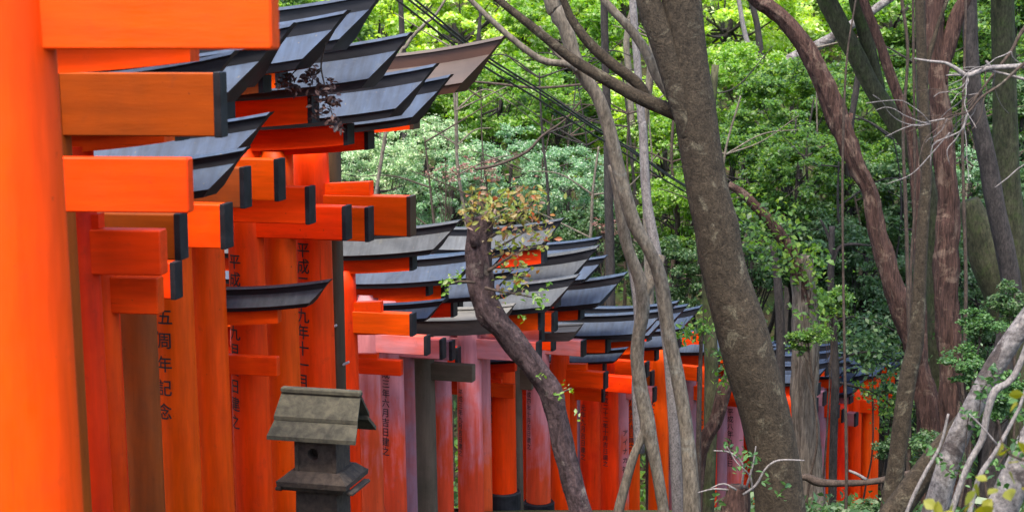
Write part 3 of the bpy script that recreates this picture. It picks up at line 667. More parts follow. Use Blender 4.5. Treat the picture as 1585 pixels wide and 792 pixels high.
for i in range(44):
    px = 545 + 1040 * (i + rd.uniform(.1, .9)) / 44; Yv = rd.uniform(30.5, 36); w0 = rd.uniform(4, 9); y0 = rd.uniform(-20, 260) if px > 900 else rd.uniform(60, 250)
    if px > 1100: y0 = rd.uniform(60, 330)
    sl = rd.uniform(-60, 60); pp = []
    for k in range(6):
        pp.append((px + sl * (1 - k / 5) + rd.uniform(-9, 9), y0 + (560 - y0) * k / 5, w0 * (.35 + .13 * k)))
    lim = []
    for q in range(5):
        k = rd.randint(0, 3); a = pp[k]; sg = rd.choice((-1, 1)); L = rd.uniform(45, 130)
        lim.append(('branch', [(a[0] + sg * L, a[1] - L * rd.uniform(.0, .6), 1.2), (a[0] + sg * L * .5, a[1] - L * rd.uniform(.0, .3), 2.2), (a[0], a[1] + 8, 3.2)], None, Yv))
    T_('forest_sapling', 'thin crooked bare-branched sapling in the leafy wood beyond the gates', 'tree', Yv, rd.choice(['bark_dark', 'twig_brown', 'bark_pale']), pp, lim, amp=.1, seg=8, group='thin saplings in the wood beyond the gates')
# fallen pale log far back
P, rr = pix_path([(1195, 106, 15), (1235, 85, 16), (1282, 62, 16), (1325, 34, 14), (1368, 5, 13), (1400, -20, 12)], 42)
o = tube('fallen_log', P, rr, 'bark_birch', None, 14, .1, 4); tag(o, 'pale sunlit fallen log lying aslant on the hillside', 'log')
# leaning pale trunks at the corner
T_('leaning_birch', 'pale blotchy leaning trunk with ivy in the lower corner of the wood', 'tree', 9, 'bark_birch',
   [(1810, 200, 14), (1720, 320, 22), (1650, 412, 26), (1600, 478, 28), (1574, 515, 30), (1548, 553, 31), (1529, 585, 31), (1505, 632, 32), (1485, 672, 33), (1467, 720, 34), (1452, 775, 38), (1444, 800, 40)], amp=.07, seg=22, grounded=True)
T_('leaning_tree', 'brown leaning trunk crossing under the pale blotchy one', 'tree', 9.3, 'bark_smooth',
   [(1500, 640, 26), (1478, 668, 30), (1452, 700, 34), (1425, 738, 38), (1398, 775, 40), (1380, 800, 42)], amp=.05, seg=16)
T_('leaning_tree', 'thick pale trunk leaning out of the bottom corner below the ivy', 'tree', 7.5, 'bark_birch',
   [(1640, 625, 42), (1605, 672, 46), (1578, 725, 48), (1552, 785, 50), (1542, 812, 52)], amp=.07, seg=22, up=5)
T_('leaning_vine', 'twisting bare grey vine stem lying across the pale leaning trunks', 'vine', 7.8, 'twig_pale',
   [(1580, 560, 10), (1562, 590, 10), (1540, 605, 12), (1528, 640, 11), (1520, 680, 10), (1498, 720, 10), (1480, 770, 10), (1472, 800, 10)], amp=.12, seg=10, up=.8)
T_('leaning_vine', 'straight thin grey stick leaning beside the brown leaning trunk', 'vine', 8.5, 'twig_pale',
   [(1468, 640, 4), (1455, 690, 5), (1430, 735, 6), (1404, 792, 6)], amp=.06, seg=8)
T_('leaning_vine', 'forked pale stick rising across the thick corner trunk', 'vine', 6.9, 'twig_pale',
   [(1585, 610, 5), (1568, 650, 6), (1540, 700, 7), (1515, 740, 8), (1500, 800, 8)], [('twig', [(1500, 640, 2), (1520, 660, 3), (1545, 690, 4)], None, 6.9)], amp=.06, seg=8, up=.8)
# horizontal fallen branch before the gates
P, rr = pix_path([(1237, 740, 6), (1248, 738, 12), (1262, 744, 13), (1279, 747, 12), (1320, 747, 10), (1363, 743, 10), (1411, 732, 11), (1470, 726, 10)], 14.5)
root = empty('fallen_branch', at(1411, 732, 14.5), 'bare grey branch lying level across the orange gates beyond the grey trunk', 'branch')
o = tube('stem', [p - root.location for p in P], rr, 'twig_brown', root, 10, .12, 9)
P, rr = pix_path([(1314, 728, 4), (1326, 733, 5), (1341, 742, 6)], 14.5); tube('twig', [p - root.location for p in P], rr, 'twig_pale', root, 8, .1, 9)
# bare sapling with a dead white branch
sapl = T_('bare_sapling', 'bare sapling with a dead white forked branch reaching in before the trunks', 'tree', 8, 'twig_brown',
   [(1640, -40, 16), (1650, 100, 18), (1655, 300, 20), (1650, 600, 22), (1648, 792, 24)],
   [('branch', [(1415, 91, 2.5), (1440, 95, 4), (1464, 98, 5), (1482, 108, 7), (1498, 117, 8), (1528, 106, 8), (1556, 104, 8), (1585, 102, 9), (1650, 92, 11)], 'twig_pale', 8),
    ('twig', [(1464, 117, 2), (1480, 116, 4), (1500, 117, 5)], 'twig_pale', 8), ('twig', [(1526, 94, 3), (1530, 100, 5), (1534, 106, 5)], 'twig_pale', 8),
    ('twig', [(1530, 108, 3), (1560, 116, 4), (1590, 124, 5), (1650, 140, 7)], 'twig_pale', 8),
    ('branch', [(1403, 205, 1.5), (1440, 192, 2), (1470, 180, 3), (1496, 172, 4), (1515, 145, 4), (1540, 112, 5), (1565, 80, 6), (1585, 45, 7), (1640, -20, 10)], 'twig_brown', 8.1),
    ('branch', [(1478, 176, 2), (1498, 174, 3), (1520, 150, 4), (1550, 130, 4), (1590, 95, 6), (1648, 60, 9)], 'twig_brown', 7.9),
    ('twig', [(1440, 260, 1.2), (1444, 225, 1.5), (1468, 212, 2), (1490, 200, 2.5), (1498, 174, 3)], 'twig_pale', 7.95),
    ('twig', [(1470, 255, 1.2), (1466, 232, 1.5), (1480, 215, 2), (1494, 190, 2)], 'twig_pale', 7.95),
    ('twig', [(1370, 212, 1.2), (1400, 198, 1.6), (1430, 190, 2), (1462, 184, 2.5)], 'twig_pale', 8),
    ('twig', [(1372, 285, 1), (1410, 270, 1.6), (1440, 240, 2), (1470, 205, 2)], 'twig_pale', 8.05),
    ('twig', [(1540, 290, 1.2), (1560, 275, 1.8), (1585, 255, 2.2), (1652, 220, 4)], 'twig_pale', 8)],
   up=1.5, amp=.08, seg=10)
rt = random.Random(4)
roots = [(1498, 172), (1515, 145), (1540, 112), (1498, 117), (1528, 106), (1466, 184), (1440, 192), (1550, 130), (1480, 178), (1498, 200), (1565, 80), (1520, 150)]
for i in range(26):
    x0, y0 = rt.choice(roots); L = rt.uniform(45, 120); a0 = rt.uniform(2.4, 5.2); pp = []
    for k in range(7):
        pp.append((x0, y0, 2.4 - .28 * k)); a0 += rt.uniform(-.55, .55); x0 += math.cos(a0) * L / 6; y0 -= math.sin(a0) * L / 6
    dy = rt.uniform(-.15, .15)
    P, rr = pix_path([(q[0], q[1], q[2], 8 + dy * k / 3) for k, q in enumerate(pp)], 8)
    o = tube('twig', P, [max(.0018, q * .9) for q in rr], rt.choice(['twig_pale', 'twig_pale', 'twig_brown']), sapl, 6, .1, 9); o.location = -sapl.location
# ------------------------------------------------------------------ foliage
rng = np.random.default_rng(7)
def leaf_mesh(name, C, size, seed=0, droop=.25, aspect=.55, m='leaf_mid', out=None, oval=False):
    """C: n x 3 leaf positions -> one mesh of small folded leaves"""
    r = np.random.default_rng(seed); n = len(C)
    nrm = r.normal(size=(n, 3)); nrm[:, 2] = np.abs(nrm[:, 2]) + .35
    if out is not None: nrm += out * .9
    nrm /= np.linalg.norm(nrm, axis=1)[:, None]
    t = r.normal(size=(n, 3)); t[:, 2] -= droop
    t -= nrm * (t * nrm).sum(1)[:, None]; t /= np.linalg.norm(t, axis=1)[:, None] + 1e-9
    b = np.cross(nrm, t)
    s = size * r.uniform(.65, 1.35, n)[:, None]
    if oval:
        prof = [(-.5, 0, 0), (-.3, .30, .05), (0, .46, .07), (.28, .30, .03), (.55, 0, -.08), (.28, -.30, .03), (0, -.46, .07), (-.3, -.30, .05)]
        V = np.stack([C + t * s * a + b * s * aspect * q + nrm * s * h for a, q, h in prof], 1)
        F8 = [(0, 1, 2, 3, 4), (0, 4, 5, 6, 7)]
        me = bpy.data.meshes.new(name)
        me.from_pydata(V.reshape(-1, 3).tolist(), [], [tuple(i * 8 + k for k in q) for i in range(n) for q in F8])
        me.materials.append(MATS[m]); me.update(); return me
    V = np.empty((n, 4, 3))
    V[:, 0] = C - t * s * .5
    V[:, 1] = C + b * s * aspect * .5 + nrm * s * .08 - t * s * .05
    V[:, 2] = C + t * s * .5 - nrm * s * .05
    V[:, 3] = C - b * s * aspect * .5 + nrm * s * .08 - t * s * .05
    me = bpy.data.meshes.new(name)
    me.vertices.add(n * 4); me.vertices.foreach_set('co', V.astype(np.float32).ravel())
    me.loops.add(n * 4); me.loops.foreach_set('vertex_index', np.arange(n * 4, dtype=np.int32))
    me.polygons.add(n); me.polygons.foreach_set('loop_start', np.arange(0, n * 4, 4, dtype=np.int32)); me.polygons.foreach_set('loop_total', np.full(n, 4, dtype=np.int32))
    me.materials.append(MATS[m]); me.update(); me.validate()
    return me
def cloud(n, rx, rz, clumps, spread, seed, hollow=.35):
    r = np.random.default_rng(seed)
    d = r.normal(size=(clumps, 3)); d /= np.linalg.norm(d, axis=1)[:, None]
    rad = r.uniform(hollow, 1, clumps) ** .6
    c = d * rad[:, None] * np.array([rx, rx, rz])
    wgt = r.uniform(.3, 1, clumps); wgt /= wgt.sum()
    k = r.choice(clumps, n, p=wgt)
    q = r.normal(size=(n, 3)) * spread * r.uniform(.5, 1.2, clumps)[k][:, None]; q[:, 2] *= .55
    P = c[k] + q
    outv = P / (np.linalg.norm(P, axis=1)[:, None] + 1e-6)
    return P, outv, c
CROWN = []
for i in range(6):
    P, ov, c = cloud(17000, 1.0, .85, 120, .07, 100 + i)
    CROWN.append((leaf_mesh('crown', P, .064, 200 + i, out=ov * .5), c))
FINE = []
for i in range(3):
    P, ov, c = cloud(19000, 1.0, .85, 140, .066, 150 + i)
    FINE.append((leaf_mesh('crown', P, .05, 250 + i, out=ov * .5), c))
BUSH = []
for i in range(4):
    P, ov, c = cloud(2600, 1.0, .8, 26, .16, 300 + i, .1)
    BUSH.append((leaf_mesh('foliage', P, .14, 350 + i, out=ov * .4), c))
def branches(c, root_local, m, parent, r0, scale, name='trunk', count=9, base=None, seed=0):
    """trunk up to the crown's heart and limbs to some of its clumps, one mesh"""
    rd = random.Random(seed); mb = MB()
    heart = Vector((0, 0, -.15 * scale[2]))
    b0 = Vector(base)
    mid = b0.lerp(heart, .5) + Vector((rd.uniform(-.12, .12) * scale[0], rd.uniform(-.1, .1) * scale[0], 0))
    tube('', [b0, b0.lerp(mid, .5), mid, heart, heart + Vector((rd.uniform(-.1, .1), 0, .5)) * scale[2]], [r0 * 1.2, r0, r0 * .85, r0 * .6, r0 * .2], None, None, 8, .06, 4, join=mb)
    for k in rd.sample(range(len(c)), min(count, len(c))):
        e = Vector((c[k][0] * scale[0], c[k][1] * scale[1], c[k][2] * scale[2])) * .95
        s = mid.lerp(heart, rd.uniform(.2, 1))
        q = s.lerp(e, .5) + Vector((0, 0, -.12 * scale[2]))
        tube('', [s, q, e], [r0 * .38, r0 * .24, r0 * .06], None, None, 5, .05, 4, join=mb)
    return mesh(name, mb.v, mb.f, [m], parent, smooth=True)
SPARSE = []
for i in range(2):
    P, ov, c = cloud(520, 1.0, .8, 40, .07, 400 + i, .1)
    SPARSE.append((leaf_mesh('foliage', P, .10, 450 + i, out=ov * .3), c))
NT = [0]
def leafy(name, label, cat, px, py, Y, Rpx, lm, proto, bm='bark_dark', flat=1.0, group=None, r0=None, part='crown', seed=None):
    NT[0] += 1; sd = seed if seed is not None else NT[0]
    me, c = proto[sd % len(proto)]
    ctr = at(px, py, Y); Rm = Rpx * pxm(Y, py)
    rd = random.Random(sd * 7 + 1)
    bx, by = ctr.x + rd.uniform(-.3, .3) * Rm, ctr.y + rd.uniform(-.1, .3) * Rm
    gz = ground(bx, by) - .1
    root = empty(name, (bx, by, gz), label, cat, group)
    o = bpy.data.objects.new(part, me); COL.objects.link(o); o.parent = root
    off = ctr - Vector((bx, by, gz)); o.location = off
    o.rotation_euler = (0, 0, rd.uniform(0, 6.28)); sx = (Rm * rd.uniform(.95, 1.1), Rm * rd.uniform(.95, 1.1), Rm * flat * rd.uniform(.95, 1.1)); o.scale = sx
    o.material_slots[0].link = 'OBJECT'; o.material_slots[0].material = MATS[lm]
    rot = Matrix.Rotation(o.rotation_euler.z, 3, 'Z')
    cc = [rot @ Vector((q[0] * sx[0], q[1] * sx[1], q[2] * sx[2])) for q in c]
    t = branches([tuple(q) for q in cc], None, bm, root, r0 or max(.03, Rm * .06), (1, 1, Rm * .4 / max(.3, 1)), 'trunk' if part == 'crown' else 'stem', 18 if part == 'crown' else (30 if proto is SPARSE else 10), -off, sd)
    t.location = off
    return root
HG = 'trees on the hillside beyond the gates'
bg = [
 # far bright crowns
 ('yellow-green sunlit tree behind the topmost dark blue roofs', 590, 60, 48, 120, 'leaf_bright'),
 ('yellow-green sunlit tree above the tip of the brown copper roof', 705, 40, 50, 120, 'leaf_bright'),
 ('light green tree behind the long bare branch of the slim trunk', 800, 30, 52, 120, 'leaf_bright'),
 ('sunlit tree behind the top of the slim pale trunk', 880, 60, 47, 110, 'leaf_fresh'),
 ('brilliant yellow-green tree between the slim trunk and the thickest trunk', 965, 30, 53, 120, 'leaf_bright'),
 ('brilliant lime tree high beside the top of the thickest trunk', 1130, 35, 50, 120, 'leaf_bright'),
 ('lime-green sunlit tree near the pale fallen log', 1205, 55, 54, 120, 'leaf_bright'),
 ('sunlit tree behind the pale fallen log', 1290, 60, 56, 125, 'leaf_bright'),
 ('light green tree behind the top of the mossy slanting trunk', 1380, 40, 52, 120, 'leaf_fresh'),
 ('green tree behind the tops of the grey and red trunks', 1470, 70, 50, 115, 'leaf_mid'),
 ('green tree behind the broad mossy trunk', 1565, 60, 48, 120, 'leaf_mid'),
 # middle
 ('fine-leaved tree just above the dark blue roof tips', 600, 150, 41, 90, 'leaf_mid'),
 ('mid green tree hugging the tip of the brown copper roof', 690, 170, 42, 90, 'leaf_fresh'),
 ('fresh green tree under the pair of cables', 775, 160, 40, 95, 'leaf_fresh'),
 ('mid green tree beneath the lower of the big branches', 860, 190, 41, 90, 'leaf_mid'),
 ('fresh yellowish tree between the slim trunk and the grey stem', 960, 190, 42, 95, 'leaf_bright'),
 ('fresh green tree against the knot of the thickest trunk', 1030, 240, 40, 90, 'leaf_fresh'),
 ('fresh green tree beside the upper half of the thickest trunk', 1150, 150, 40, 100, 'leaf_fresh'),
 ('rich green tree below the pale fallen log', 1225, 180, 38, 95, 'leaf_mid'),
 ('rich green tree behind the sawn sapling', 1320, 160, 40, 95, 'leaf_mid'),
 ('shaded green tree behind the grey and red trunks at mid height', 1410, 190, 38, 95, 'leaf_mid'),
 ('shaded green tree between the red and the purplish trunks', 1500, 180, 37, 95, 'leaf_mid'),
 ('shaded green tree behind the mossy trunk at the edge of the wood', 1580, 200, 36, 90, 'leaf_dark'),
 # front of the slope
 ('pale flowering tree with creamy clusters just past the dark pole', 585, 265, 33, 85, 'leaf_pale'),
 ('creamy pale tree over the orange beam with brown end', 660, 245, 34, 80, 'leaf_pale'),
 ('cool grey-green tree above the grey gate roofs', 700, 310, 33, 85, 'leaf_cool'),
 ('cool green tree behind the reddish maple leaves', 790, 270, 34, 85, 'leaf_cool'),
 ('deep green tree behind the roof tips near the slim trunk', 880, 290, 33, 80, 'leaf_cool'),
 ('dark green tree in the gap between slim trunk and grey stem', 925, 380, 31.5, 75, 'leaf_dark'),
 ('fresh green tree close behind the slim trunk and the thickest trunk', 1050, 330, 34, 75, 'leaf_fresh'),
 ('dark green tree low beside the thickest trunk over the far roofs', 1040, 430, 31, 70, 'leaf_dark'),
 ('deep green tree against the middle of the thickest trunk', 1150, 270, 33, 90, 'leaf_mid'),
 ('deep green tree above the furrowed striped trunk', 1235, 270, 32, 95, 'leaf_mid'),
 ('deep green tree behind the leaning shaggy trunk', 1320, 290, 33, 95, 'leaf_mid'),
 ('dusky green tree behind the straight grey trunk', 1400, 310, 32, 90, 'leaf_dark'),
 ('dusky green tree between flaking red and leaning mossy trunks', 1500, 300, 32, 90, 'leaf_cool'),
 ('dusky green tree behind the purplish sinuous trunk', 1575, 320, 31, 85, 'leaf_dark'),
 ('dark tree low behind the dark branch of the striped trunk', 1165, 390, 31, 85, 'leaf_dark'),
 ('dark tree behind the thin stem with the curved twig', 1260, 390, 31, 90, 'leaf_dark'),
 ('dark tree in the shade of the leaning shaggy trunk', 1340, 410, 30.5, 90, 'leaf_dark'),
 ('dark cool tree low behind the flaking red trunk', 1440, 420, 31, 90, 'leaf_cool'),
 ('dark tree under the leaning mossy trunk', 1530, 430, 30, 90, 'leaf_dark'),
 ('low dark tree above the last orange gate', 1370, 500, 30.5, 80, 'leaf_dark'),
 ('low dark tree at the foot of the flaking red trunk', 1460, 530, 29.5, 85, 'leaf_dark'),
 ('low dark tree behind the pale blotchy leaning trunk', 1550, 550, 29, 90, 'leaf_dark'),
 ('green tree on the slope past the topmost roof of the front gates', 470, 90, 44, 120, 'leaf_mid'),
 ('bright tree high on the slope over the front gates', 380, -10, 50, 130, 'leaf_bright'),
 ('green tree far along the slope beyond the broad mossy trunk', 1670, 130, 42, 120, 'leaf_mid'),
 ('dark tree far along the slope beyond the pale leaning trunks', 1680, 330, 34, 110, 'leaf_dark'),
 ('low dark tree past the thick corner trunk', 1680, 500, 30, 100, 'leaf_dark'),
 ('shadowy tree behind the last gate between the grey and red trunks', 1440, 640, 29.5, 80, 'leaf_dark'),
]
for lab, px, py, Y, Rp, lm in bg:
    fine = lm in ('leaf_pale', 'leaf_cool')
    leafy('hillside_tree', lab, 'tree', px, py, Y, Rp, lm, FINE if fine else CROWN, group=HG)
# nearer shrubs and saplings
SG = 'bushes among the trunks'
for lab, px, py, Y, Rp, lm, fl in [
    ('small leafy bush hanging before the striped trunk', 1250, 520, 17.3, 34, 'leaf_mid', .8),
    ('green bush between the striped trunk and thin dark stem', 1290, 470, 19, 34, 'leaf_mid', .9),
    ('dark bush covering the far gate roofs under the shaggy trunk', 1350, 540, 22, 44, 'leaf_dark', .6),
    ('dark bush overhanging the last orange gate', 1385, 610, 21, 36, 'leaf_dark', .8),
    ('leafy bush at the foot of the flaking red trunk', 1490, 560, 14, 40, 'leaf_glossy', .9),
    ('glossy bush behind the pale blotchy leaning trunk', 1555, 620, 13, 50, 'leaf_glossy', 1.0),
    ('shaded bush in the corner behind the leaning vine stems', 1570, 470, 15.5, 45, 'leaf_dark', .9),
    ('small bush below the leaning mossy trunk', 1520, 500, 14.5, 36, 'leaf_glossy', .8),
    ('dark bush between the straight grey trunk and last gate', 1372, 690, 18, 26, 'leaf_dark', .9),
    ('dark bush at the foot of the straight grey trunk', 1440, 700, 15, 45, 'leaf_dark', .9),
    ('dark bush between the brown leaning trunk and the thin dark stem', 1345, 790, 16, 28, 'leaf_dark', .7)]:
    leafy('shrub', lab, 'shrub', px, py, Y, Rp, lm, BUSH, 'twig_brown', fl, SG, part='foliage', r0=.014)
def sprig(name, label, cat, parent, pts, spread_px, Y, n, size, m, seed=0, depth=.12, stem=None):
    """leaves gathered round picture points at distance Y; a part when it has a parent"""
    r = np.random.default_rng(seed); C = []
    for (px, py, k) in pts:
        c = at(px, py, Y); s = spread_px * k * pxm(Y, py)
        for _ in range(int(n * k)): C.append((c.x + r.normal() * s, c.y + r.normal() * depth, c.z + r.normal() * s * .8))
    C = np.array(C)
    me = leaf_mesh(name, C, size, seed + 9, m=m, oval=n < 70, aspect=.62)
    o = bpy.data.objects.new(name, me); COL.objects.link(o)
    if parent: o.parent = parent; o.location = -parent.location
    elif label: tag(o, label, cat)
    return o
sprig('leaves', None, None, maple, [(745, 318, 1), (770, 310, 1.2), (800, 305, 1.2), (815, 320, 1), (790, 335, 1.2), (760, 335, 1), (820, 345, .8), (800, 365, .9), (775, 385, .8), (830, 375, .7), (800, 400, .8),
       (785, 430, .9), (810, 425, .7), (770, 455, .6), (745, 300, .5), (735, 325, .8), (830, 300, .6), (845, 360, .5)], 17, 9.15, 40, .038, 'leaf_maple', 11, .12)
sprig('leaves', None, None, maple, [(695, 432, .7), (708, 428, .6), (690, 445, .5), (826, 458, .8), (838, 468, .5), (808, 492, .4), (800, 440, .6), (845, 445, .4)], 10, 9.1, 20, .034, 'leaf_fresh', 12, .08)
sprig('leaves', None, None, maple, [(872, 600, .6), (862, 612, .5), (884, 607, .3), (893, 640, .3), (838, 580, .4)], 8, 9.0, 14, .03, 'leaf_fresh', 13, .05)
# big olive leaves in the corner
r_ = np.random.default_rng(5)
oroot = empty('olive_sapling', (at(1640, 780, 4.5).x, 4.5, ground(1.6, 4.5)), 'sapling with big olive-yellow leaves along the bottom corner', 'plant')
Pp = [Vector((0, 0, -.05)), Vector((-.01, 0, .3)), at(1560, 700, 4.5) - oroot.location, at(1545, 650, 4.5) - oroot.location]
tube('stem', Pp, [.006, .006, .004, .002], 'twig_brown', oroot, 6, .05)
C = np.array([tuple(at(px, py, 4.5) + Vector((0, r_.normal() * .05, 0))) for px, py in [(1445, 782), (1458, 788), (1500, 768), (1515, 762), (1528, 748), (1556, 700), (1562, 735), (1578, 690), (1575, 720), (1550, 772), (1565, 766), (1580, 750), (1540, 690), (1582, 640), (1530, 782), (1510, 778), (1572, 610), (1490, 775), (1435, 775), (1470, 780), (1585, 780)]])
o = bpy.data.objects.new('leaves', leaf_mesh('leaves', C, .052, 3, m='leaf_olive', aspect=.95, oval=True)); COL.objects.link(o); o.parent = oroot; o.location = -oroot.location
# twiggy stump before the gates
stp = T_('rotten_stump', 'dark rotten stump sprouting pale bare twigs and a few leaves', 'stump', 9.8, 'bark_shaggy',
   [(1142, 752, 30), (1140, 775, 38), (1138, 800, 44)],
   [('twig', [(1105, 697, 2), (1130, 700, 3), (1150, 720, 3), (1148, 755, 4)], 'twig_pale', 9.75), ('twig', [(1170, 690, 2), (1165, 720, 3), (1155, 755, 4)], 'twig_pale', 9.75),
    ('twig', [(1245, 712, 2), (1205, 712, 3), (1185, 725, 3), (1170, 750, 4), (1150, 765, 4)], 'twig_pale', 9.7), ('twig', [(1100, 755, 2), (1120, 748, 3), (1140, 758, 4)], 'twig_pale', 9.7),
    ('twig', [(1080, 762, 2), (1105, 756, 3), (1130, 758, 4)], 'twig_pale', 9.8), ('twig', [(1125, 690, 1.5), (1140, 715, 2), (1160, 735, 3), (1165, 760, 3)], 'twig_pale', 9.7)], amp=.2, seg=16)
sprig('leaves', None, None, stp, [(1145, 700, .8), (1160, 715, .8), (1170, 710, .5), (1128, 690, .4), (1188, 740, .5), (1215, 750, .4), (1205, 765, .4), (1110, 770, .5), (1150, 725, .6)], 11, 9.65, 16, .042, 'leaf_glossy', 21, .08)
# ferny conifer spray
con = T_('conifer_sapling', 'feathery green conifer sapling between the pale slim trunk and olive stem', 'tree', 13.6, 'twig_brown', [(1088, 500, 4), (1085, 540, 6), (1082, 640, 8), (1080, 792, 10)], amp=.05, seg=6)
sprig('foliage', None, None, con, [(1075, 512, 1), (1062, 518, .8), (1090, 510, .8), (1080, 505, .7), (1055, 522, .5), (1112, 548, .6), (1122, 575, .7), (1118, 590, .5)], 12, 13.55, 45, .05, 'leaf_mid', 31, .08)
STR = [o for o in bpy.data.objects if o.type == 'EMPTY' and o.name == 'striped_tree'][0]
sprig('leaves', None, None, STR, [(1240, 392, 1), (1225, 375, 1), (1262, 405, .8), (1200, 340, .9), (1175, 330, .8), (1150, 320, .8), (1250, 430, .5), (1215, 410, .8), (1265, 460, .6), (1160, 370, .7), (1190, 385, .8)], 22, 17.9, 90, .075, 'leaf_mid', 61, .3)
sprig('leaves', None, None, STR, [(1255, 505, .7), (1240, 545, .5), (1265, 480, .6), (1232, 480, .4), (1290, 500, .5), (1300, 470, .6)], 15, 17.6, 45, .06, 'leaf_mid', 62, .2)
def shade_canopy(rname, label_part, spots, lm):  # unseen crowns above the frame, added and enlarged to shade the far gates
    tr = [o for o in bpy.data.objects if o.type == 'EMPTY' and o.get('label', '').startswith(label_part)][0]
    for i, (px, py, Y, rm) in enumerate(spots):
        me, c = CROWN[i % len(CROWN)]
        o = bpy.data.objects.new('crown', me); COL.objects.link(o); o.parent = tr
        o.location = at(px, py, Y) - tr.location; o.scale = (rm, rm, rm * .55); o.rotation_euler = (0, 0, i * 1.3)
        o.material_slots[0].link = 'OBJECT'; o.material_slots[0].material = MATS[lm]
shade_canopy('', 'leaning trunk with red-brown', [(1180, -260, 19, 1.5), (1290, -300, 20.5, 1.6)], 'leaf_mid')
shade_canopy('', 'rugged dark red', [(1450, -330, 18, 1.6), (1400, -280, 21, 1.7)], 'leaf_mid')
shade_canopy('', 'dark purplish', [(1530, -300, 20, 2.0), (1440, -230, 26, 2.3), (1330, -220, 26.5, 2.3)], 'leaf_mid')
shade_canopy('', 'broad moss-green', [(1590, -280, 22.5, 1.9), (1480, -260, 23.5, 2.2)], 'leaf_mid')
shade_canopy('', 'moss-green slanting', [(1235, -250, 24.5, 2.2), (1370, -270, 23.5, 2.2)], 'leaf_mid')
TD = [o for o in bpy.data.objects if o.type == 'EMPTY' and o.get('label', '').startswith('thin dark stem standing')][0]
for pp in ([(1291, 560, 5), (1320, 548, 4), (1355, 545, 3), (1395, 560, 2)], [(1292, 590, 5), (1330, 600, 4), (1362, 612, 3), (1390, 640, 2)], [(1290, 500, 5), (1320, 490, 4), (1360, 500, 3), (1400, 520, 2)]):
    P, rr = pix_path(pp, 20.5); o = tube('branch', P, rr, 'bark_dark', TD, 7, .1, 6); o.location = -TD.location
sprig('leaves', None, None, TD, [(1320, 540, .8), (1345, 535, 1), (1370, 545, 1), (1395, 555, .9), (1340, 560, .7), (1375, 575, .8), (1330, 505, .8), (1360, 500, .9), (1390, 515, .9), (1310, 520, .6)], 20, 20.5, 110, .075, 'leaf_dark', 71, .35)
sprig('leaves', None, None, TD, [(1330, 600, .5), (1352, 612, .6), (1372, 625, .8), (1390, 640, .9), (1395, 610, .8), (1385, 670, .8), (1372, 590, .5), (1400, 690, .7)], 13, 20.5, 90, .07, 'leaf_mid', 72, .3)
# ivy on the leaning birch, and dry patches on the hill
for lab, pts, Y, n, size, m, spx, seed in [
    ('small ivy leaves clinging to the pale blotchy leaning trunk', [(1500, 640, .7), (1520, 605, .8), (1535, 590, .6), (1512, 660, .5), (1470, 730, .6), (1490, 725, .6), (1445, 700, .5), (1455, 712, .4), (1540, 575, .5)], 8.8, 24, .045, 'leaf_glossy', 10, 41),
    ('ivy leaves between the thick corner trunk and the grey vine', [(1560, 700, .8), (1575, 690, .6), (1545, 720, .6), (1540, 740, .5), (1580, 640, .6)], 7.2, 18, .04, 'leaf_glossy', 10, 42)]:
    root = empty('ivy_plant', at(pts[0][0], pts[0][1], Y), lab, 'ivy')
    sprig('leaves', None, None, root, pts, spx, Y, n, size, m, seed, .08)
    tube('stem', [at(q[0], q[1], Y + .05) - root.location for q in sorted(pts)], [.003] * len(pts), 'twig_brown', root, 5, .05)
for lab, px, py, Y, Rp in [
    ('bush with dry pinkish leaves below the cables on the hillside', 745, 262, 31.5, 42), ('bush with dry rosy leaves over the maple stub', 690, 268, 31.5, 30), ('hanging bunch of dry brown leaves beside the slim trunk', 938, 350, 30, 26)]:
    leafy('dry_shrub', lab, 'shrub', px, py, Y, Rp, 'leaf_dry', SPARSE, 'twig_brown', .8, None, part='foliage', r0=.02)
for lab, pts, Yv in [('bare slanting dead branch above the pink-leaved bush', [(900, 155, 2), (875, 185, 3), (840, 210, 4), (815, 235, 5), (770, 255, 5), (735, 262, 5)], 30),
                     ('thin dark branch crossing under the cables by the copper roof', [(730, 126, 3), (770, 130, 4), (830, 136, 4), (890, 132, 4), (930, 128, 4)], 21)]:
    P, rr = pix_path(pts, Yv); o = tube('dead_branch', P, rr, 'twig_brown', None, 7, .1, 6); tag(o, lab, 'branch')
# hanging dead leaves over the dark roofs
dr = empty('dead_vine', at(455, 30, 10.2), 'withered vine with curled dark brown leaves draped over the dark blue roofs', 'vine')
for pp in ([(505, 62, 2), (500, 85, 2.5), (497, 105, 3), (502, 130, 2.5), (508, 155, 2), (518, 190, 1.5)], [(497, 105, 2), (485, 120, 2), (478, 140, 1.5)], [(470, 100, 2), (455, 112, 2), (440, 130, 1.5)], [(505, 62, 2), (480, 90, 2), (470, 100, 2)]):
    P, rr = pix_path(pp, 10.1); tube('stem', [p - dr.location for p in P], rr, 'twig_brown', dr, 6, .1, 9)
sprig('leaves', None, None, dr, [(448, 118, .8), (440, 130, .7), (455, 138, .6), (480, 112, .8), (480, 125, .7), (500, 145, 1), (508, 135, .8), (495, 165, .9), (510, 155, .8), (518, 160, .6), (515, 188, .6), (522, 198, .5), (490, 180, .6)], 8, 10.1, 34, .042, 'leaf_dead', 51, .06)
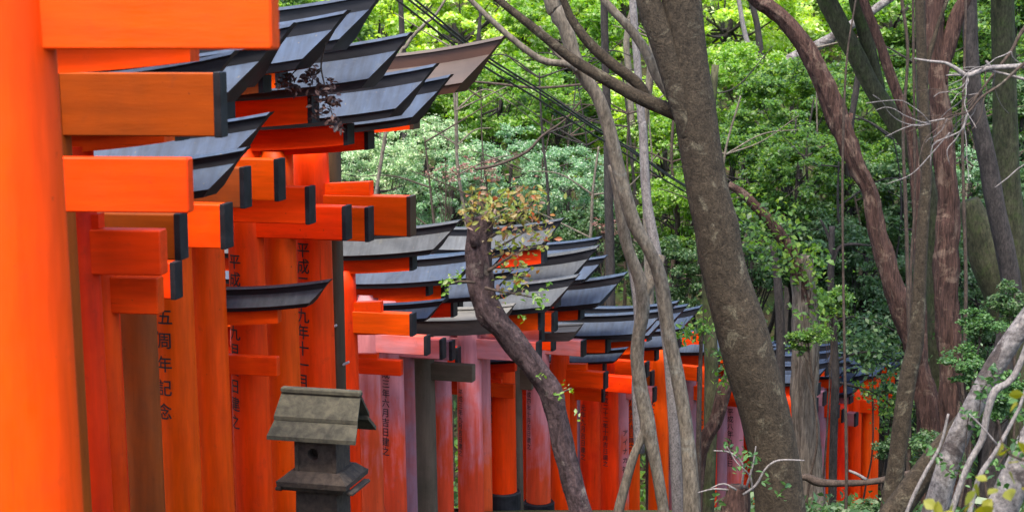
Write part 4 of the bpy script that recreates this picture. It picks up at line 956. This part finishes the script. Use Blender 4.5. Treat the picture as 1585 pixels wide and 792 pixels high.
# ground cover on the slope, too much to count
r_ = np.random.default_rng(77); n = 60000
xs_ = r_.uniform(-16, 26, n); ys_ = r_.uniform(28.5, 62, n)
zs_ = np.interp(ys_, GY, GZ) + np.abs(r_.normal(size=n)) * .35
o = bpy.data.objects.new('undergrowth', leaf_mesh('undergrowth', np.stack([xs_, ys_, zs_], 1), .2, 5, m='leaf_mid')); COL.objects.link(o); tag(o, 'low green undergrowth covering the hillside', 'undergrowth', kind='stuff')
n = 16000
xs_ = r_.uniform(2.5, 12, n); ys_ = r_.uniform(10, 27, n)
zs_ = np.interp(ys_, GY, GZ) + np.abs(r_.normal(size=n)) * .10
o = bpy.data.objects.new('ground_cover', leaf_mesh('ground_cover', np.stack([xs_, ys_, zs_], 1), .09, 6, m='leaf_dark')); COL.objects.link(o); tag(o, 'low plants and leaf litter on the shaded forest floor', 'ground cover', kind='stuff')
# ------------------------------------------------------------------ pole, cables, lantern
Yp = 13.75
pt_, pb_ = at(521, 215, Yp), at(527, 792, Yp)
bx, by = pb_.x, pb_.y; gz = ground(bx, by)
pr = empty('utility_pole', (bx, by, gz), 'dark brown round pole rising between the orange gates behind the lantern', 'pole')
tube('post', [Vector((0, 0, -.2)), Vector((-.01, 0, (pt_.z - gz) * .5)), Vector((-.02, 0, pt_.z - gz))], [.080, .077, .074], 'pole_brown', pr, 24, .01, 3)
for (px, py) in ((517, 505), (536, 562), (517, 312)):
    p = at(px, py, Yp - .09) - Vector((bx, by, gz))
    b = MB(); b.box(-.035, .03, -.02, .025, -.008, .010, 0, .004); q = b.build('clip', ['bracket_metal'], pr); q.location = p; q.rotation_euler = (0, R(-25), 0)
for i, (dx, dy, lab) in enumerate([(0, 0, 'uppermost black cable of the three slanting down before the trees'), (3, 10, 'middle black cable of the three slanting down before the trees'), (-8, 16, 'lowest black cable of the three slanting down before the trees')]):
    pp = [(520 + dx, -95 + dy, 3, 11), (640 + dx, -2 + dy, 3.4, 14), (745 + dx, 82 + dy * .8, 3.4, 16.5), (840 + dx, 142 + dy * .7, 3, 19), (915 + dx, 192 + dy * .6, 2.8, 21), (985 + dx, 236 + dy * .5, 2.6, 23), (1050 + dx, 280 + dy * .4, 2.3, 25), (1160 + dx, 345, 2, 29)]
    P, rr = pix_path(pp, 15); o = tube('overhead_cable', P, rr, 'cable_black', None, 7, 0, 1, step=.3); tag(o, lab, 'cable', 'overhead cables')
# lantern
Yl = 9.3
c0 = at(499, 690, Yl); s = pxm(Yl, 690)
lr = empty('stone_lantern', (c0.x, c0.y, ground(c0.x, c0.y)), 'small mossy stone lantern with a gabled two-tier roof before the orange pillars', 'lantern', None, -R(14))
z = lambda py: at(499, py, Yl).z - lr.location.z
hw, hd = 69 * s, 46 * s                                # half ridge length, half depth
zr_, ze = z(605), z(664)
def slab(y0, z0, y1, z1, L0, L1, t, mb):
    v = []
    for (y, zz, L) in ((y0, z0, L0), (y1, z1, L1)):
        for x in (-L, L):
            for q in (0, -t): v.append((x, y, zz + q))
    mb.add(v, [(0, 2, 3, 1), (4, 5, 7, 6), (0, 4, 6, 2), (1, 3, 7, 5), (0, 1, 5, 4), (2, 6, 7, 3)])
for sgn in (-1, 1):
    a = MB(); slab(sgn * 2 * s, zr_ - 3 * s, sgn * hd * .60, zr_ - (zr_ - ze) * .60, hw * .93, hw * .985, 6 * s, a); a.build('upper_slab', ['lantern_roof'], lr)
    a = MB(); slab(sgn * hd * .52, zr_ - (zr_ - ze) * .60 - 4 * s, sgn * hd * 1.04, ze - 2 * s, hw * .97, hw * 1.04, 6.5 * s, a); a.build('lower_slab', ['lantern_roof'], lr)
a = MB(); a.box(-hw * .95, hw * .95, -7 * s, 7 * s, zr_ - 5 * s, zr_ + 4 * s, 0, 2 * s); a.build('ridge_cap', ['lantern_roof'], lr)
# gable ends under the roof
for q in (-1, 1):
    a = MB(); x = q * 34 * s
    a.add([(x, -hd * .72, z(673)), (x, hd * .72, z(673)), (x, 0, zr_ - 9 * s), (x - q * 4 * s, -hd * .72, z(673)), (x - q * 4 * s, hd * .72, z(673)), (x - q * 4 * s, 0, zr_ - 9 * s)], [(0, 1, 2), (5, 4, 3), (0, 3, 4, 1), (1, 4, 5, 2), (2, 5, 3, 0)]); a.build('gable', ['lantern_stone'], lr)
# fire box with a round hole
bw = 34 * s; z0, z1 = z(722), z(674)
def ring_face(mb, cx, cz, r, y, depth):
    nseg = 20; x0, x1 = cx[0], cx[1]
    cxm = cx[2]
    out = []
    for k in range(nseg):
        a_ = 2 * math.pi * k / nseg
        dx, dz_ = math.cos(a_), math.sin(a_)
        t = min(((x1 - cxm) / dx) if dx > 1e-6 else ((x0 - cxm) / dx) if dx < -1e-6 else 1e9, ((z1 - cz) / dz_) if dz_ > 1e-6 else ((z0 - cz) / dz_) if dz_ < -1e-6 else 1e9)
        out.append((cxm + dx * t, y, cz + dz_ * t))
    inn = [(cxm + r * math.cos(2 * math.pi * k / nseg), y, cz + r * math.sin(2 * math.pi * k / nseg)) for k in range(nseg)]
    bk = [(p[0], y + depth, p[2]) for p in inn]
    mb.add(out + inn + bk, [(k, (k + 1) % nseg, nseg + (k + 1) % nseg, nseg + k) for k in range(nseg)] + [(nseg + k, nseg + (k + 1) % nseg, 2 * nseg + (k + 1) % nseg, 2 * nseg + k) for k in range(nseg)] + [tuple(2 * nseg + k for k in range(nseg))])
a = MB(); ring_face(a, (-bw, bw, -4 * s), z(695), 9 * s, -bw * .9, 20 * s)
v = [(x, y, zz) for x in (-bw, bw) for y in (-bw * .9, bw * .9) for zz in (z0, z1)]
a.add(v, [(4, 6, 7, 5), (0, 1, 3, 2), (2, 3, 7, 6), (0, 2, 6, 4), (1, 5, 7, 3)])
a.build('fire_box', ['lantern_stone'], lr)
a = MB(); a.box(-bw * .97, -bw * .8, -bw * .95, -bw * .86, z0, z1); a.build('corner_post', ['lantern_stone'], lr)
a = MB(); a.box(bw * .84, bw * 1.02, -bw * .96, -bw * .84, z0, z1); a.build('corner_post', ['lantern_stone'], lr)
# flared tray
def frustum(mb, w0, w1, za, zb_, d=.9):
    v = [(sx * w0, sy * w0 * d, za) for sx, sy in ((-1, -1), (1, -1), (1, 1), (-1, 1))] + [(sx * w1, sy * w1 * d, zb_) for sx, sy in ((-1, -1), (1, -1), (1, 1), (-1, 1))]
    mb.add(v, [(3, 2, 1, 0), (4, 5, 6, 7)] + [(i, (i + 1) % 4, 4 + (i + 1) % 4, 4 + i) for i in range(4)])
a = MB(); frustum(a, 55 * s, 41 * s, z(734), z(722) + .001); frustum(a, 56 * s, 57 * s, z(742), z(734) - .001); frustum(a, 48 * s, 52 * s, z(749), z(742) - .001)
a.build('tray', ['lantern_stone'], lr)
for q in (-1, 1):
    a = MB(); a.box(q * 58 * s - 6 * s, q * 58 * s + 6 * s, -40 * s, 40 * s, z(752), z(746) - .002, 0, 1.5 * s); a.build('tray_lip', ['lantern_stone'], lr)
a = MB(); frustum(a, 35 * s, 33 * s, -.15, z(749) - .001); a.build('post', ['lantern_stone'], lr)
# small camera box on a beam
p = at(1074, 548, 22.2); b = MB(); b.box(-.04, .05, -.05, .05, -.04, .05, 0, .006)
# ------------------------------------------------------------------ light
w = bpy.data.worlds.new('World'); sc.world = w; w.use_nodes = True
nt = w.node_tree; sky = nt.nodes.new('ShaderNodeTexSky'); sky.sky_type = 'NISHITA'; sky.sun_disc = False
EL, AZ = R(64), R(200)                                  # veiled sun high behind the camera (azimuth from +Y towards +X)
sky.sun_elevation = EL; sky.sun_rotation = AZ; sky.air_density = 1.0; sky.dust_density = 2.5; sky.ozone_density = 1
bgk = nt.nodes['Background']; bgk.inputs[1].default_value = .15; nt.links.new(sky.outputs[0], bgk.inputs[0])
sd = bpy.data.lights.new('sun', 'SUN'); sd.energy = 1.6; sd.angle = R(14); sd.color = (1, .95, .86)
so = bpy.data.objects.new('sun', sd); COL.objects.link(so)
dirv = Vector((math.sin(AZ) * math.cos(EL), math.cos(AZ) * math.cos(EL), math.sin(EL)))
so.rotation_euler = (-dirv).to_track_quat('-Z', 'Y').to_euler(); so.location = dirv * 50
vs_ = sc.view_settings; vs_.view_transform = 'Standard'; vs_.look = 'None'; vs_.exposure = 2.0; vs_.gamma = 1
sc.cycles.max_bounces = 7; sc.cycles.diffuse_bounces = 4; sc.cycles.transmission_bounces = 4; sc.cycles.transparent_max_bounces = 4
sc.cycles.use_denoising = True
print('objects', len(bpy.data.objects))
